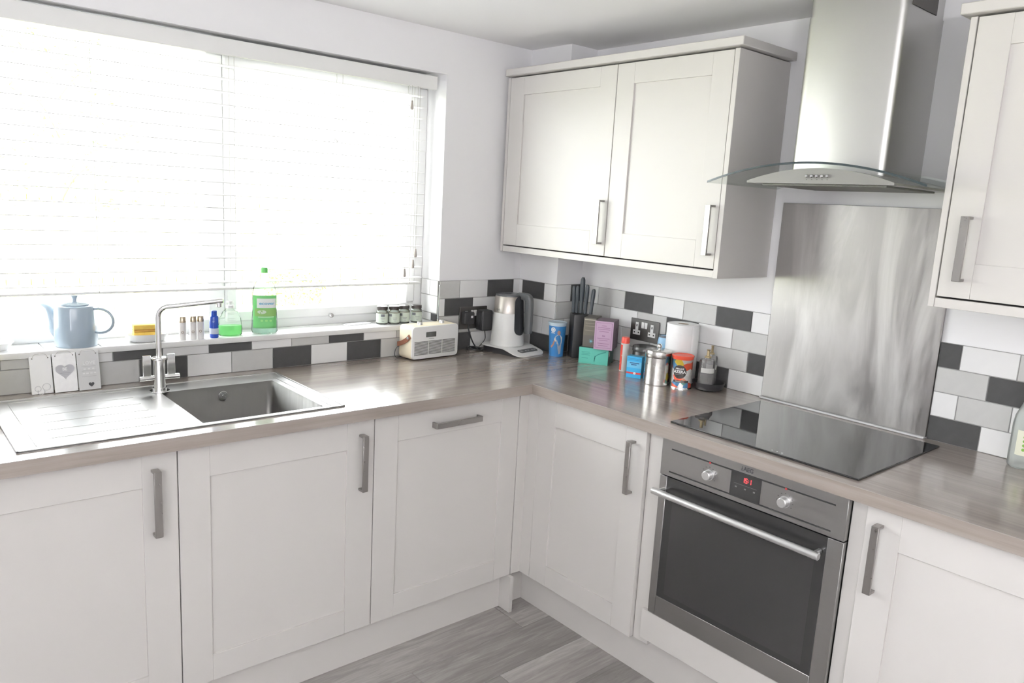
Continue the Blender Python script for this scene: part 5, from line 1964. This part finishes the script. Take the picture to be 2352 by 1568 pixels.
# ------------------------------------------------------------------ garden beyond the glass
GZ = -0.25
PAV = plain('garden_paving', (0.58, 0.575, 0.57), 0.9, noise=0.15, scale=3)
LAWN = plain('lawn', (0.27, 0.30, 0.13), 0.95, noise=0.35, scale=6)
struct(obj('patio', B(-30, 30, 0.32, 5.5, GZ - 0.1, GZ), PAV, smooth=0))
lw2 = obj('lawn', B(-30, 30, 5.5, 40, GZ - 0.1, GZ - 0.01), LAWN, smooth=0)
struct(lw2)
fence = thing('garden_fence', 'pale upright-board wooden fence across the garden beyond the window', 'fence', (0, 9.0, GZ))
BOARD = plain('fence_board', (0.40, 0.385, 0.19), 0.85, noise=0.25, scale=5)
me = None
for i in range(100):
    x = -6.0 + i * 0.14
    if me is None:
        b2 = B(-0.066, 0.066, -0.011, 0.011, 0.02, 1.92, bev=0.003)
        o = obj('board', b2, BOARD, fence)
        me = o.data
    else:
        o = link(bpy.data.objects.new('board', me))
        o.parent = fence
    o.location = (x, random.uniform(-0.006, 0.006), random.uniform(-0.015, 0.015))
for zz in (0.4, 1.5):
    obj('rail', B(-6.1, 8.1, 0.012, 0.06, zz, zz + 0.08), BOARD, fence, smooth=0)
# young tree in the garden
tree = thing('garden_tree', 'slender leafy tree in the garden seen faintly through the blind', 'tree', (-0.6, 7.6, GZ - 0.01))
BARK = plain('bark', (0.20, 0.16, 0.11), 0.9, noise=0.3, scale=20)
LEAF = plain('leaf', (0.20, 0.32, 0.10), 0.6, noise=0.3, scale=3)
b2 = NB()
tube(b2, curve_pts([(0, 0, 0), (0.03, 0, 0.9), (-0.03, 0.05, 1.8), (0.05, 0, 2.8), (0.0, 0, 3.6)], 5), 0.04, n=8, rs=[0.06 - 0.0025 * i for i in range(21)])
rng = random.Random(3)
tips = []
for i in range(16):
    z_ = 1.3 + i * 0.14
    a = i * 2.4
    l_ = 0.9 - 0.03 * i
    p0 = Vector((0, 0, z_))
    p1 = p0 + Vector((math.cos(a) * l_ * .5, math.sin(a) * l_ * .5, 0.22))
    p2 = p0 + Vector((math.cos(a) * l_, math.sin(a) * l_, 0.35))
    tube(b2, curve_pts([p0, p1, p2], 4), 0.01, n=6, rs=[0.016 - 0.0014 * j for j in range(9)])
    tips += [p1, (p1 + p2) / 2, p2]
obj('trunk', b2, BARK, tree)
b2 = NB()
for p in tips:
    for j in range(26):
        q = p + Vector((rng.gauss(0, .13), rng.gauss(0, .13), rng.gauss(0, .11)))
        m = Euler((rng.uniform(0, 6), rng.uniform(0, 6), rng.uniform(0, 6))).to_matrix()
        vs = [b2.verts.new(q + m @ Vector(c)) for c in ((0, -0.035, 0), (0.017, 0, 0.004), (0, 0.04, 0), (-0.017, 0, 0.004))]
        b2.faces.new(vs)
lv = obj('leaves', b2, LEAF, tree, smooth=0)
lv['kind'] = 'stuff'
for xx, yy, lab_ in ((-1.9, 8.3, 'low rounded green shrub in front of the fence, towards the left'), (2.6, 8.3, 'low rounded green shrub in front of the fence, towards the right')):
    sh = thing('garden_shrub', lab_, 'shrub', (xx, yy, GZ - 0.01))
    b2 = NB()
    for j in range(700):
        a, b_ = rng.uniform(0, 2 * PI), rng.uniform(0.05, 1)
        rr = 0.45 * rng.uniform(0.6, 1) ** 0.5
        q = Vector((rr * math.cos(a) * math.sqrt(1 - (b_ - .3) ** 2 * .8), rr * math.sin(a), 0.1 + b_ * 0.5))
        m = Euler((rng.uniform(0, 6), rng.uniform(0, 6), rng.uniform(0, 6))).to_matrix()
        vs = [b2.verts.new(q + m @ Vector(c)) for c in ((0, -0.03, 0), (0.016, 0, 0), (0, 0.035, 0), (-0.016, 0, 0))]
        b2.faces.new(vs)
    lv = obj('leaves', b2, LEAF, sh, smooth=0)
    lv['kind'] = 'stuff'
    b2 = NB()
    for j in range(5):
        a = j * 1.26
        tube(b2, [(0, 0, 0), (0.08 * math.cos(a), 0.08 * math.sin(a), 0.2), (0.22 * math.cos(a), 0.22 * math.sin(a), 0.45)], 0.01, n=5)
    obj('stems', b2, BARK, sh)
